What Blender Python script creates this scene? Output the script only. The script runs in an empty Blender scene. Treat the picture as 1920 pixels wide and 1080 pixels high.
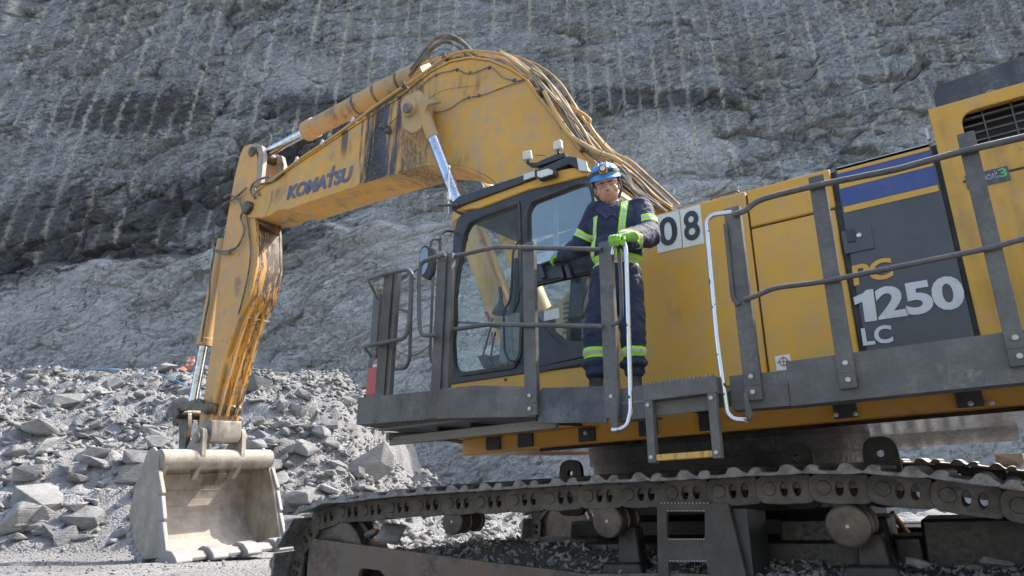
import bpy, bmesh, math, random
import numpy as np
from mathutils import Vector, Matrix, Euler
R = math.radians
random.seed(7); rng = np.random.default_rng(11)
scn = bpy.context.scene
COL = scn.collection

# ------------------------------------------------------------------ camera
PITCH, HEAD, EYE = R(20.0), R(124.4), Vector((0.0, 0.0, 1.0))
FPX = 1340.0                                     # focal length in 1920-pixel units
cam_d = bpy.data.cameras.new('camera'); cam = bpy.data.objects.new('camera', cam_d); COL.objects.link(cam)
cam_d.sensor_width = 36.0; cam_d.lens = FPX / 1920 * 36.0; cam_d.clip_start = 0.05; cam_d.clip_end = 2000
FW = Vector((math.cos(HEAD) * math.cos(PITCH), math.sin(HEAD) * math.cos(PITCH), math.sin(PITCH)))
RT = Vector((math.sin(HEAD), -math.cos(HEAD), 0.0)); UPV = RT.cross(FW)
m3 = Matrix((RT, UPV, -FW)).transposed()
cam.matrix_world = Matrix.Translation(EYE) @ m3.to_4x4()
scn.camera = cam

# ------------------------------------------------------------------ light
SUN_AZ, SUN_EL = R(62), R(50)                    # azimuth measured from +x towards +y
w = bpy.data.worlds.new("World"); scn.world = w; w.use_nodes = True
nt = w.node_tree; nt.nodes.clear()
sky = nt.nodes.new('ShaderNodeTexSky'); sky.sky_type = 'NISHITA'; sky.sun_disc = False
sky.sun_elevation = SUN_EL; sky.sun_rotation = math.pi / 2 - SUN_AZ
sky.air_density = 1.0; sky.dust_density = 3.0
bg = nt.nodes.new('ShaderNodeBackground'); bg.inputs[1].default_value = 0.15
ow = nt.nodes.new('ShaderNodeOutputWorld')
nt.links.new(sky.outputs[0], bg.inputs[0]); nt.links.new(bg.outputs[0], ow.inputs[0])
sd = bpy.data.lights.new('sun', 'SUN'); sd.energy = 2.5; sd.angle = R(0.5); sd.color = (1.0, 0.95, 0.87)
sun = bpy.data.objects.new('sun', sd); COL.objects.link(sun)
sv = Vector((math.cos(SUN_AZ) * math.cos(SUN_EL), math.sin(SUN_AZ) * math.cos(SUN_EL), math.sin(SUN_EL)))
sun.rotation_euler = sv.to_track_quat('Z', 'Y').to_euler(); sun.location = sv * 60
scn.view_settings.view_transform = 'Standard'; scn.view_settings.look = 'None'
scn.view_settings.gamma = 1.0; scn.view_settings.use_curve_mapping = False
scn.view_settings.exposure = 1.65

# ------------------------------------------------------------------ helpers
def P(px, py, y=None, x=None, z=None):
    """point of the place seen at photograph pixel (px,py) on the real plane y=, x= or z="""
    d = FW + RT * ((px - 960) / FPX) + UPV * ((540 - py) / FPX)
    if y is not None: t = (y - EYE.y) / d.y
    elif z is not None: t = (z - EYE.z) / d.z
    else: t = (x - EYE.x) / d.x
    return EYE + d * t
def XZ(pts, y): return [(P(a, b, y=y).x, P(a, b, y=y).z) for a, b in pts]

WLOC = {}
def finish(o, me, parent, loc):
    COL.objects.link(o)
    if parent is not None:
        o.parent = parent; o.location = loc - WLOC[parent.name]
    else: o.location = loc
    WLOC[o.name] = loc
    return o
def link_mesh(name, verts, faces, mat, parent=None, smooth=35, bevel=0, midx=None, mats=None, base=False):
    va = np.array([tuple(v) for v in verts], dtype=float)
    lo, hi = va.min(0), va.max(0)
    c = Vector(((lo + hi) / 2).tolist())
    if base: c.z = float(lo[2])
    me = bpy.data.meshes.new(name)
    me.from_pydata([tuple(v) for v in (va - np.array(c))], [], faces)
    for m in (mats or [mat]): me.materials.append(m)
    if midx is not None: me.polygons.foreach_set('material_index', midx)
    me.update()
    if smooth:
        me.polygons.foreach_set('use_smooth', [True] * len(me.polygons))
        me.set_sharp_from_angle(angle=R(smooth))
    o = bpy.data.objects.new(name, me)
    finish(o, me, parent, c)
    if bevel:
        b = o.modifiers.new('bevel', 'BEVEL'); b.width = bevel; b.segments = 2; b.limit_method = 'ANGLE'; b.angle_limit = R(40)
        b.harden_normals = False
    return o
def tag(o, label=None, cat=None, group=None, kind=None):
    if label: o['label'] = label
    if cat: o['category'] = cat
    if group: o['group'] = group
    if kind: o['kind'] = kind
    return o
def empty(name, loc, label, cat, group=None):
    o = bpy.data.objects.new(name, None); o.empty_display_size = 0.2
    COL.objects.link(o); o.location = loc; WLOC[o.name] = Vector(loc)
    return tag(o, label, cat, group)

class MB:
    def __init__(s): s.v = []; s.f = []
    def add(s, vs, fs):
        b = len(s.v); s.v += [Vector(v) for v in vs]; s.f += [tuple(i + b for i in f) for f in fs]; return s
    def box(s, a, b, M=None):
        x0, y0, z0 = a; x1, y1, z1 = b
        vs = [Vector(v) for v in ((x0,y0,z0),(x1,y0,z0),(x1,y1,z0),(x0,y1,z0),(x0,y0,z1),(x1,y0,z1),(x1,y1,z1),(x0,y1,z1))]
        if M is not None: vs = [M @ v for v in vs]
        return s.add(vs, [(0,3,2,1),(4,5,6,7),(0,1,5,4),(1,2,6,5),(2,3,7,6),(3,0,4,7)])
    def sbox(s, a, b, k):
        (x0, y0, z0), (x1, y1, z1) = a, b
        return s.prism([(x0, z0), (x1, z0), (x1, z1), (x0, z1)], y0, y1, shear=k)
    def ring_tube(s, rings, caps=True, closed=True):
        n = len(rings[0]); vs = [p for r in rings for p in r]; fs = []
        for i in range(len(rings) - 1):
            for j in range(n):
                k = (j + 1) % n
                fs.append((i*n+j, i*n+k, (i+1)*n+k, (i+1)*n+j))
        if caps: fs.append(tuple(reversed(range(n)))); fs.append(tuple((len(rings)-1)*n + j for j in range(n)))
        return s.add(vs, fs)
    def tube(s, pts, r, n=8, rs=None):
        pts = [Vector(p) for p in pts]; rings = []; up = None
        for i, p in enumerate(pts):
            a = pts[max(i-1, 0)]; b = pts[min(i+1, len(pts)-1)]
            t = (b - a).normalized()
            if up is None:
                up = t.orthogonal().normalized()
            up = (up - t * up.dot(t)).normalized(); q = t.cross(up)
            rr = rs[i] if rs else r
            rings.append([p + (up * math.cos(2*math.pi*j/n) + q * math.sin(2*math.pi*j/n)) * rr for j in range(n)])
        return s.ring_tube(rings)
    def cyl(s, a, b, r0, r1=None, n=20): return s.tube([a, b], r0, n, [r0, r0 if r1 is None else r1])
    def lathe(s, a, axis, prof, n=28):
        """prof: (distance along axis, radius)"""
        a = Vector(a); t = Vector(axis).normalized(); up = t.orthogonal().normalized(); q = t.cross(up)
        return s.ring_tube([[a + t*d + (up*math.cos(2*math.pi*j/n) + q*math.sin(2*math.pi*j/n))*r for j in range(n)] for d, r in prof])
    def prism(s, poly, y0, y1, shear=0.0, M=None):
        """poly in (x,z); extruded along y; z gains shear*(y-y0)"""
        area = sum(poly[i][0]*poly[(i+1)%len(poly)][1] - poly[(i+1)%len(poly)][0]*poly[i][1] for i in range(len(poly)))
        if area < 0: poly = list(reversed(poly))
        n = len(poly)
        vs = [Vector((x, y0, z)) for x, z in poly] + [Vector((x, y1, z + shear*(y1-y0))) for x, z in poly]
        if M is not None: vs = [M @ v for v in vs]
        fs = [tuple(range(n)), tuple(reversed(range(n, 2*n)))] + [(i, i+n, (i+1)%n+n, (i+1)%n) for i in range(n)]
        return s.add(vs, fs)
    def merge(s, o): return s.add(o.v, o.f)
    def build(s, name, mat, parent=None, smooth=35, bevel=0, **k):
        return link_mesh(name, s.v, s.f, mat, parent, smooth, bevel, **k)

def curve(pts, k=6):
    """Catmull-Rom through the points"""
    pts = [Vector(p) for p in pts]; out = []
    for i in range(len(pts) - 1):
        p0 = pts[max(i-1, 0)]; p1 = pts[i]; p2 = pts[i+1]; p3 = pts[min(i+2, len(pts)-1)]
        for j in range(k):
            t = j / k
            out.append(0.5 * ((2*p1) + (p2-p0)*t + (2*p0-5*p1+4*p2-p3)*t*t + (3*p1-p0-3*p2+p3)*t**3))
    out.append(pts[-1]); return out
def roundpoly(pts, r, k=4):
    """2D polygon with rounded corners"""
    out = []; n = len(pts)
    for i in range(n):
        a = Vector(pts[i-1]); b = Vector(pts[i]); c = Vector(pts[(i+1) % n])
        rr = r[i] if isinstance(r, (list, tuple)) else r
        d1 = (a-b); d2 = (c-b); q = min(rr, d1.length*0.48, d2.length*0.48)
        p = b + d1.normalized()*q; s = b + d2.normalized()*q
        for j in range(k+1):
            t = j/k; out.append(tuple((1-t)**2*p + 2*t*(1-t)*b + t*t*s))
    return out
def fillet(pts, r, k=5):
    """3D polyline with rounded bends"""
    pts = [Vector(p) for p in pts]; out = [pts[0]]
    for i in range(1, len(pts)-1):
        a, b, c = pts[i-1], pts[i], pts[i+1]
        q = min(r, (a-b).length*0.45, (c-b).length*0.45)
        p = b + (a-b).normalized()*q; s = b + (c-b).normalized()*q
        for j in range(k+1):
            t = j/k; out.append((1-t)**2*p + 2*t*(1-t)*b + t*t*s)
    out.append(pts[-1]); return out
def plate_mesh(loops, y, t, bev=0.0):
    """flat plate in the xz plane with holes (2D curve, even-odd fill); near face at y, t thick"""
    cu = bpy.data.curves.new('tmp', 'CURVE'); cu.dimensions = '2D'; cu.fill_mode = 'BOTH'
    cu.extrude = max(t/2 - bev, 1e-4); cu.bevel_depth = bev; cu.bevel_resolution = 1; cu.offset = -bev
    for lp in loops:
        sp = cu.splines.new('POLY'); sp.points.add(len(lp)-1); sp.use_cyclic_u = True
        for i, (a, b) in enumerate(lp): sp.points[i].co = (a, b, 0, 1)
    o = bpy.data.objects.new('tmp', cu); COL.objects.link(o)
    me = bpy.data.meshes.new_from_object(o)
    vs = [Vector((v.co.x, y + t/2 - v.co.z, v.co.y)) for v in me.vertices]
    fs = [tuple(p.vertices) for p in me.polygons]
    bpy.data.objects.remove(o); bpy.data.curves.remove(cu); bpy.data.meshes.remove(me)
    return vs, fs
def plate(name, loops, y, t, mat, parent, bev=0.004, **k):
    vs, fs = plate_mesh(loops, y, t, bev)
    return link_mesh(name, vs, fs, mat, parent, smooth=30, **k)
def text_on(name, s, P0, P1, P3, mat, parent, bold=0.02, lift=0.004, thick=0.002, italic=0.0, spacing=1.0):
    """lettering fitted into the parallelogram P0 (bottom left) P1 (bottom right) P3 (top left)"""
    cu = bpy.data.curves.new('tmp', 'FONT'); cu.body = s; cu.size = 1; cu.offset = bold; cu.shear = italic
    cu.extrude = 0.01; cu.resolution_u = 4; cu.space_character = spacing
    o = bpy.data.objects.new('tmp', cu); COL.objects.link(o)
    me = bpy.data.meshes.new_from_object(o)
    co = np.array([v.co for v in me.vertices]); lo = co.min(0); hi = co.max(0)
    U = P1 - P0; V = P3 - P0; Nn = U.cross(V).normalized()
    if Nn.dot(EYE - P0) < 0: Nn = -Nn
    vs = []
    for a, b, c in co:
        u = (a-lo[0])/(hi[0]-lo[0]); v = (b-lo[1])/(hi[1]-lo[1])
        vs.append(P0 + U*u + V*v + Nn*(lift + thick*(1 if c > 0 else 0)))
    fs = [tuple(p.vertices) for p in me.polygons]
    bpy.data.objects.remove(o); bpy.data.curves.remove(cu); bpy.data.meshes.remove(me)
    return link_mesh(name, vs, fs, mat, parent, smooth=0)

# ------------------------------------------------------------------ materials
class NT:
    def __init__(s, name):
        s.m = bpy.data.materials.new(name); s.m.use_nodes = True; s.t = s.m.node_tree; s.t.nodes.clear()
        s.out = s.t.nodes.new('ShaderNodeOutputMaterial'); s.b = s.t.nodes.new('ShaderNodeBsdfPrincipled')
        s.t.links.new(s.b.outputs[0], s.out.inputs[0])
        s.geo = s.t.nodes.new('ShaderNodeNewGeometry'); s.pos = s.geo.outputs['Position']; s.nrm = s.geo.outputs['Normal']
        s.sep = None
    def set(s, sock, v):
        if isinstance(v, bpy.types.NodeSocket): s.t.links.new(v, sock)
        elif v is not None:
            if sock.type == 'RGBA' and len(v) == 3: v = (*v, 1)
            sock.default_value = v
    def math(s, op, a, b=None, c=None, clamp=False):
        n = s.t.nodes.new('ShaderNodeMath'); n.operation = op; n.use_clamp = clamp
        s.set(n.inputs[0], a)
        if b is not None: s.set(n.inputs[1], b)
        if c is not None: s.set(n.inputs[2], c)
        return n.outputs[0]
    def xyz(s, src=None):
        n = s.t.nodes.new('ShaderNodeSeparateXYZ'); s.set(n.inputs[0], src or s.pos); return n.outputs
    def scale(s, v, sc, src=None):
        n = s.t.nodes.new('ShaderNodeVectorMath'); n.operation = 'MULTIPLY'; s.set(n.inputs[0], src or s.pos); n.inputs[1].default_value = sc
        return n.outputs[0]
    def noise(s, sc, det=4, rough=0.6, vec=None, dist=0.0, col=False, typ=None):
        n = s.t.nodes.new('ShaderNodeTexNoise'); s.set(n.inputs['Vector'], vec or s.pos)
        n.inputs['Scale'].default_value = sc; n.inputs['Detail'].default_value = det; n.inputs['Roughness'].default_value = rough
        n.inputs['Distortion'].default_value = dist
        if typ: n.noise_type = typ
        return n.outputs['Color' if col else 'Fac']
    def vor(s, sc, vec=None, feat='F1', out='Distance'):
        n = s.t.nodes.new('ShaderNodeTexVoronoi'); n.feature = feat; s.set(n.inputs['Vector'], vec or s.pos); n.inputs['Scale'].default_value = sc
        return n.outputs[out]
    def mr(s, v, a, b, c=0.0, d=1.0, smooth=True):
        n = s.t.nodes.new('ShaderNodeMapRange'); n.interpolation_type = 'SMOOTHSTEP' if smooth else 'LINEAR'
        s.set(n.inputs[0], v)
        for i, k in enumerate((a, b, c, d)): s.set(n.inputs[1+i], k)
        return n.outputs[0]
    def mix(s, f, a, b, mode='MIX'):
        n = s.t.nodes.new('ShaderNodeMix'); n.data_type = 'RGBA'; n.blend_type = mode
        s.set(n.inputs[0], f); s.set(n.inputs[6], a); s.set(n.inputs[7], b); return n.outputs[2]
    def bump(s, h, st, dist=0.01, nrm=None):
        n = s.t.nodes.new('ShaderNodeBump'); n.inputs['Strength'].default_value = st; n.inputs['Distance'].default_value = dist
        s.set(n.inputs['Height'], h)
        if nrm is not None: s.set(n.inputs['Normal'], nrm)
        return n.outputs[0]
    def attr(s, name):
        n = s.t.nodes.new('ShaderNodeAttribute'); n.attribute_name = name; return n.outputs['Fac']
    def objrand(s):
        n = s.t.nodes.new('ShaderNodeObjectInfo'); return n.outputs['Random']
    def fin(s, col=None, rough=None, metal=None, nrm=None, **k):
        if col is not None: s.set(s.b.inputs['Base Color'], col)
        if rough is not None: s.set(s.b.inputs['Roughness'], rough)
        if metal is not None: s.set(s.b.inputs['Metallic'], metal)
        if nrm is not None: s.set(s.b.inputs['Normal'], nrm)
        for a, v in k.items(): s.set(s.b.inputs[a.replace('_', ' ')], v)
        return s.m
M = {}
DUST = (0.33, 0.29, 0.235)
def paint(name, base, dust=0.3, grime=0.3, chip=0.3, rough=0.45, dustcol=DUST, extra=None):
    n = NT(name)
    big = n.noise(0.9, 5, 0.6); mid = n.noise(5, 6, 0.65); fine = n.noise(40, 5, 0.7)
    streak = n.noise(7, 5, 0.6, vec=n.scale(None, (1.0, 1.0, 0.13)))
    up = n.mr(n.xyz(n.nrm)[2], -0.2, 1.0)
    col = n.mix(n.mr(big, 0.3, 0.7), base, tuple(c*0.86 for c in base))
    d = n.math('MULTIPLY', n.mr(n.math('ADD', mid, n.math('MULTIPLY', streak, 0.6)), 0.62, 1.05), dust)
    d = n.math('ADD', d, n.math('MULTIPLY', up, dust*0.75), clamp=True)
    d = n.math('MULTIPLY', d, n.mr(fine, 0.2, 0.75, 0.55, 1.25), clamp=True)
    col = n.mix(d, col, dustcol)
    g = n.math('MULTIPLY', n.mr(n.math('MULTIPLY', streak, n.mr(big, 0.35, 0.7)), 0.34, 0.6), grime)
    col = n.mix(g, col, (0.035, 0.03, 0.026))
    ch = n.math('MULTIPLY', n.mr(n.noise(9, 8, 0.75), 0.665, 0.70), chip)
    col = n.mix(ch, col, (0.05, 0.045, 0.045))
    if extra: col = extra(n, col)
    rg = n.math('ADD', rough, n.math('MULTIPLY', d, 0.5), clamp=True)
    M[name] = n.fin(col, rg, nrm=n.bump(n.math('ADD', n.math('MULTIPLY', fine, 0.6), mid), 0.25, 0.006))
    return M[name]
YEL = (0.64, 0.33, 0.03)
def boomextra(n, col):
    X, Y, Z = n.xyz()
    # old oil run down the boom side, under the cylinder pin, and smaller runs beside it
    st = n.noise(3.0, 6, 0.65, vec=n.scale(None, (3.2, 1, 0.35))); sp = n.noise(26, 4, 0.7, vec=n.scale(None, (1.6, 1, 0.5)))
    slope = n.math('ADD', X, n.math('MULTIPLY', Z, 0.10))
    c = n.math('ABSOLUTE', n.math('SUBTRACT', slope, OILX))
    a = n.mr(n.math('ADD', c, n.math('MULTIPLY', n.math('SUBTRACT', st, 0.5), 1.7)), 0.16, 0.50, 1.0, 0.0)
    a = n.math('MULTIPLY', a, n.mr(n.noise(55, 4, 0.7, vec=n.scale(None, (1, 1, 0.5))), 0.60, 0.68, 1.0, 0.15))
    a = n.math('MULTIPLY', a, n.mr(n.xyz(n.nrm)[2], -0.6, -0.3))
    tone = n.mix(n.mr(n.math('SUBTRACT', slope, OILX), -0.10, 0.16), (0.03, 0.028, 0.03), (0.045, 0.048, 0.075))
    col = n.mix(a, col, tone)
    c2 = n.math('ABSOLUTE', n.math('SUBTRACT', slope, OILX + 0.62))
    b = n.mr(n.math('ADD', c2, n.math('MULTIPLY', n.math('SUBTRACT', st, 0.5), 1.5)), 0.0, 0.62, 0.85, 0.0)
    col = n.mix(n.math('MULTIPLY', b, n.mr(sp, 0.3, 0.6)), col, (0.05, 0.043, 0.036))
    c3 = n.math('ABSOLUTE', n.math('SUBTRACT', slope, OILX - 0.75))
    b3 = n.math('MULTIPLY', n.mr(n.math('ADD', c3, n.math('MULTIPLY', n.math('SUBTRACT', st, 0.5), 0.5)), 0.03, 0.11, 0.8, 0.0), n.mr(Z, 6.65, 6.95))
    return n.mix(b3, col, (0.05, 0.042, 0.035))
def armextra(n, col):
    X, Y, Z = n.xyz()
    s = n.noise(5, 6, 0.7, vec=n.scale(None, (3, 3, 0.22))); s2 = n.noise(30, 5, 0.7, vec=n.scale(None, (1.6, 1.6, 0.35)))
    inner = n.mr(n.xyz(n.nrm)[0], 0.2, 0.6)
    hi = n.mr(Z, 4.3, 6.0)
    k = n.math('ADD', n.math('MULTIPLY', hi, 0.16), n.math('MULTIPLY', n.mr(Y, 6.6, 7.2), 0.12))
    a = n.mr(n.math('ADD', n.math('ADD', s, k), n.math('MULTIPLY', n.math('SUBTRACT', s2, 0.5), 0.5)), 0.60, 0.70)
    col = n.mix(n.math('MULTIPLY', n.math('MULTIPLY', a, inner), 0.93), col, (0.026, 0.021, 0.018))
    b = n.mr(n.noise(14, 6, 0.75, vec=n.scale(None, (1, 1, 0.45))), 0.60, 0.66)
    col = n.mix(n.math('MULTIPLY', b, 0.75), col, (0.05, 0.035, 0.03))
    low = n.mr(n.math('ADD', Z, n.math('MULTIPLY', n.math('SUBTRACT', s2, 0.5), 0.5)), 2.75, 2.95, 0.85, 0.0)
    return n.mix(low, col, (0.30, 0.27, 0.235))
def bodyextra(n, col):
    X, Y, Z = n.xyz()
    v = n.noise(30, 6, 0.75, vec=n.scale(None, (2.2, 1, 0.12)))
    low = n.mr(n.math('ADD', Z, n.math('MULTIPLY', n.math('SUBTRACT', v, 0.5), 1.6)), 1.95, 2.55, 0.75, 0.0)
    return n.mix(n.math('MULTIPLY', low, n.mr(v, 0.50, 0.68)), col, (0.10, 0.055, 0.022))
OILX = P(712, 290, y=6.63).x + 0.10 * P(712, 290, y=6.63).z
def rustextra(n, col):
    v = n.noise(4, 8, 0.75, vec=n.scale(None, (1, 1, 0.3))); q = n.noise(2.0, 6, 0.7); w_ = n.noise(22, 6, 0.8)
    col = n.mix(n.math('MULTIPLY', n.mr(v, 0.46, 0.62), 0.75), col, (0.17, 0.10, 0.062))
    col = n.mix(n.math('MULTIPLY', n.mr(q, 0.48, 0.62), 0.8), col, (0.045, 0.036, 0.030))
    return n.mix(n.math('MULTIPLY', n.mr(w_, 0.60, 0.68), 0.6), col, (0.27, 0.255, 0.24))
def steelextra(n, col):
    v = n.noise(5, 7, 0.75, vec=n.scale(None, (1, 1, 0.25))); w_ = n.noise(18, 6, 0.75)
    col = n.mix(n.math('MULTIPLY', n.mr(v, 0.55, 0.68), 0.55), col, (0.035, 0.034, 0.034))
    col = n.mix(n.math('MULTIPLY', n.mr(n.noise(3.1, 6, 0.8), 0.60, 0.72), 0.5), col, (0.30, 0.295, 0.28))
    return n.mix(n.math('MULTIPLY', n.mr(w_, 0.66, 0.70), 0.7), col, (0.11, 0.055, 0.03))
paint('boom_yellow', YEL, 0.6, 0.5, 0.15, 0.5, extra=boomextra)
paint('arm_yellow', (0.60, 0.29, 0.03), 0.6, 0.6, 0.5, 0.42, extra=armextra)
paint('body_yellow', (0.66, 0.34, 0.022), 0.34, 0.3, 1.4, 0.42, extra=bodyextra)
paint('frame_yellow', (0.56, 0.27, 0.02), 0.3, 0.85, 0.5, 0.4)
paint('pipe_yellow', (0.55, 0.31, 0.05), 0.6, 0.5, 0.4, 0.4)
paint('cylinder_paint', (0.50, 0.29, 0.09), 0.75, 0.6, 0.8, 0.5)
paint('grey_steel', (0.088, 0.085, 0.080), 0.6, 0.4, 0.35, 0.55, dustcol=(0.205, 0.196, 0.18), extra=steelextra)
paint('rail_steel', (0.068, 0.066, 0.063), 0.42, 0.4, 0.35, 0.42, dustcol=(0.22, 0.21, 0.19), extra=steelextra)
paint('dark_plate', (0.035, 0.038, 0.044), 0.6, 0.1, 0.1, 0.5, dustcol=(0.19, 0.19, 0.192))
paint('door_grey', (0.062, 0.066, 0.075), 0.14, 0.1, 0.08, 0.33, dustcol=(0.16, 0.165, 0.175))
paint('cab_black', (0.022, 0.023, 0.026), 0.2, 0.1, 0.1, 0.4, dustcol=(0.15, 0.15, 0.16))
paint('blue_stripe', (0.032, 0.065, 0.24), 0.10, 0.05, 0.15, 0.35)
paint('stripe_yellow', (0.66, 0.36, 0.04), 0.12, 0.05, 0.2, 0.4)
paint('white_edge', (0.62, 0.66, 0.72), 0.15, 0.1, 0.2, 0.35)
paint('sign_white', (0.72, 0.74, 0.68), 0.12, 0.15, 0.05, 0.5)
paint('letter_white', (0.62, 0.62, 0.62), 0.25, 0.15, 0.25, 0.5)
paint('letter_black', (0.012, 0.014, 0.015), 0.12, 0.0, 0.05, 0.4)
paint('letter_blue', (0.05, 0.065, 0.15), 0.45, 0.3, 0.3, 0.5)
paint('red_paint', (0.45, 0.05, 0.045), 0.3, 0.15, 0.25, 0.4)
paint('pink_paint', (0.5, 0.2, 0.18), 0.3, 0.1, 0.1, 0.5)
paint('bucket_steel', (0.23, 0.195, 0.15), 0.75, 0.7, 0.6, 0.5, dustcol=(0.40, 0.365, 0.315))
paint('tooth_steel', (0.24, 0.23, 0.225), 0.45, 0.15, 0.1, 0.42, dustcol=(0.34, 0.32, 0.30))
paint('console_grey', (0.22, 0.22, 0.23), 0.3, 0.0, 0.0, 0.6, dustcol=(0.22, 0.22, 0.22))
paint('rubber', (0.022, 0.022, 0.024), 0.55, 0.1, 0.0, 0.6, dustcol=(0.16, 0.145, 0.125))
paint('hose_dusty', (0.05, 0.046, 0.04), 0.8, 0.3, 0.0, 0.65, dustcol=(0.30, 0.265, 0.22))
paint('green_sticker', (0.10, 0.42, 0.17), 0.1, 0, 0.1)
paint('purple_sticker', (0.12, 0.05, 0.25), 0.1, 0, 0.1)
paint('orange_plastic', (0.75, 0.10, 0.03), 0.15, 0.1, 0)
paint('white_plastic', (0.6, 0.6, 0.58), 0.25, 0.1, 0)
paint('hi_vis', (0.30, 0.75, 0.03), 0.08, 0.0, 0.0, 0.6)
paint('helmet_blue', (0.03, 0.23, 0.58), 0.08, 0.05, 0.06, 0.3)
paint('lamp_orange', (0.75, 0.25, 0.02), 0.1, 0.0, 0)
def steel(name, a, b, rough=0.5, metal=0.6, sc=9, bs=0.5):
    n = NT(name); f = n.noise(sc, 7, 0.7); g = n.noise(sc*6, 4, 0.7)
    col = n.mix(n.mr(f, 0.35, 0.65), a, b)
    M[name] = n.fin(col, n.mr(g, 0.3, 0.7, rough-0.12, rough+0.15), metal, n.bump(n.math('ADD', f, n.math('MULTIPLY', g, 0.4)), bs, 0.012)); return M[name]
steel('track_steel', (0.06, 0.054, 0.048), (0.125, 0.105, 0.088), 0.55, 0.25)
steel('shoe_steel', (0.115, 0.112, 0.108), (0.27, 0.26, 0.25), 0.5, 0.3, 14)
paint('rust_plate', (0.14, 0.095, 0.068), 0.42, 0.95, 0.6, 0.6, dustcol=(0.21, 0.19, 0.17), extra=rustextra)
steel('roller_steel', (0.075, 0.062, 0.055), (0.14, 0.11, 0.09), 0.42, 0.5, 5, 0.15)
steel('black_grease', (0.012, 0.011, 0.011), (0.032, 0.028, 0.025), 0.4, 0.1, 5)
steel('oily_under', (0.015, 0.013, 0.012), (0.05, 0.034, 0.018), 0.12, 0.3, 3, 0.2)
steel('link_dark', (0.03, 0.026, 0.022), (0.13, 0.09, 0.045), 0.45, 0.1, 6)
steel('bolt_steel', (0.40, 0.38, 0.34), (0.5, 0.48, 0.44), 0.4, 0.4, 20, 0.1)
n = NT('chrome'); M['chrome'] = n.fin(n.mix(n.mr(n.noise(7, 6, .7), .45, .7), (0.62, 0.63, 0.66), (0.34, 0.32, 0.30)), n.mr(n.noise(20, 4), 0.35, 0.75, 0.14, 0.38), 1.0)
n = NT('worn_tube'); f = n.noise(11, 5, 0.7); k = n.mr(f, 0.60, 0.62)
M['worn_tube'] = n.fin(n.mix(k, (0.62, 0.62, 0.66), (0.03, 0.03, 0.035)), n.mr(k, 0, 1, 0.22, 0.5), n.mr(k, 0, 1, 0.9, 0.0))
n = NT('lamp_glass'); M['lamp_glass'] = n.fin((0.62, 0.62, 0.58), 0.15, 0.0)
n = NT('mirror_glass'); M['mirror_glass'] = n.fin((0.22, 0.23, 0.23), 0.03, 1.0)
def glass(name, tint, refl, dust):
    n = NT(name); t = n.t
    tr = t.nodes.new('ShaderNodeBsdfTransparent'); tr.inputs[0].default_value = (*tint, 1)
    gl = t.nodes.new('ShaderNodeBsdfGlossy'); gl.inputs['Roughness'].default_value = 0.03; gl.inputs[0].default_value = (1, 1, 1, 1)
    df = t.nodes.new('ShaderNodeBsdfDiffuse'); df.inputs[0].default_value = (0.36, 0.40, 0.37, 1)
    fr = t.nodes.new('ShaderNodeFresnel'); fr.inputs[0].default_value = 1.5
    a = t.nodes.new('ShaderNodeMixShader'); b = t.nodes.new('ShaderNodeMixShader')
    n.set(a.inputs[0], n.math('MULTIPLY', n.math('MULTIPLY', fr.outputs[0], refl, clamp=True), n.math('SUBTRACT', 1.0, n.geo.outputs['Backfacing']), clamp=True)); t.links.new(tr.outputs[0], a.inputs[1]); t.links.new(gl.outputs[0], a.inputs[2])
    n.set(b.inputs[0], n.math('MULTIPLY', n.mr(n.noise(6, 6, 0.7), 0.3, 0.8), dust)); t.links.new(a.outputs[0], b.inputs[1]); t.links.new(df.outputs[0], b.inputs[2])
    t.links.new(b.outputs[0], n.out.inputs[0]); M[name] = n.m
glass('cab_glass', (0.93, 0.975, 0.955), 0.6, 0.06)
glass('rear_glass', (0.90, 0.95, 0.93), 7.0, 0.07)
glass('clear_lens', (0.93, 0.93, 0.93), 1.6, 0.10)

# ------------------------------------------------------------------ numpy noise
def _h(ix, iy, seed):
    n = (ix.astype(np.int64)*374761393 + iy.astype(np.int64)*668265263 + seed*974634777) & 0xffffffff
    n = ((n ^ (n >> 13)) * 1274126177) & 0xffffffff
    n = (n ^ (n >> 16)) & 0xffffffff
    return n / 4294967296.0
def perlin(x, y, seed=0):
    ix = np.floor(x); iy = np.floor(y); fx = x-ix; fy = y-iy
    u = fx*fx*fx*(fx*(fx*6-15)+10); v = fy*fy*fy*(fy*(fy*6-15)+10)
    def g(a, b):
        t = _h(ix+a, iy+b, seed)*2*np.pi
        return np.cos(t)*(fx-a) + np.sin(t)*(fy-b)
    return ((g(0,0)*(1-u)+g(1,0)*u)*(1-v) + (g(0,1)*(1-u)+g(1,1)*u)*v) * 1.4
def fbm(x, y, o=5, seed=0, gain=0.5, ridge=False):
    t = 0; a = 1; s = 0
    for i in range(o):
        p = perlin(x*2**i, y*2**i, seed+i*17)
        if ridge: p = 1-2*np.abs(p)
        t = t + a*p; s += a; a *= gain
    return t/s
def facets(x, y, seed=0, tilt=1.0):
    """broken planar facets: every cell is a randomly offset, randomly tilted plane"""
    ix = np.floor(x); iy = np.floor(y); best = np.full(x.shape, 9e9); val = np.zeros(x.shape); sec = np.full(x.shape, 9e9)
    for a in (-1, 0, 1):
        for b in (-1, 0, 1):
            cx = ix+a; cy = iy+b
            jx = cx + _h(cx, cy, seed); jy = cy + _h(cx, cy, seed+1)
            d = (x-jx)**2 + (y-jy)**2
            h = (_h(cx, cy, seed+2)-0.5) + tilt*((_h(cx, cy, seed+3)-0.5)*(x-jx) + (_h(cx, cy, seed+4)-0.3)*(y-jy))*1.6
            m = d < best
            sec = np.where(m, best, np.minimum(sec, d)); val = np.where(m, h, val); best = np.where(m, d, best)
    return val, np.sqrt(sec)-np.sqrt(best)
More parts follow.
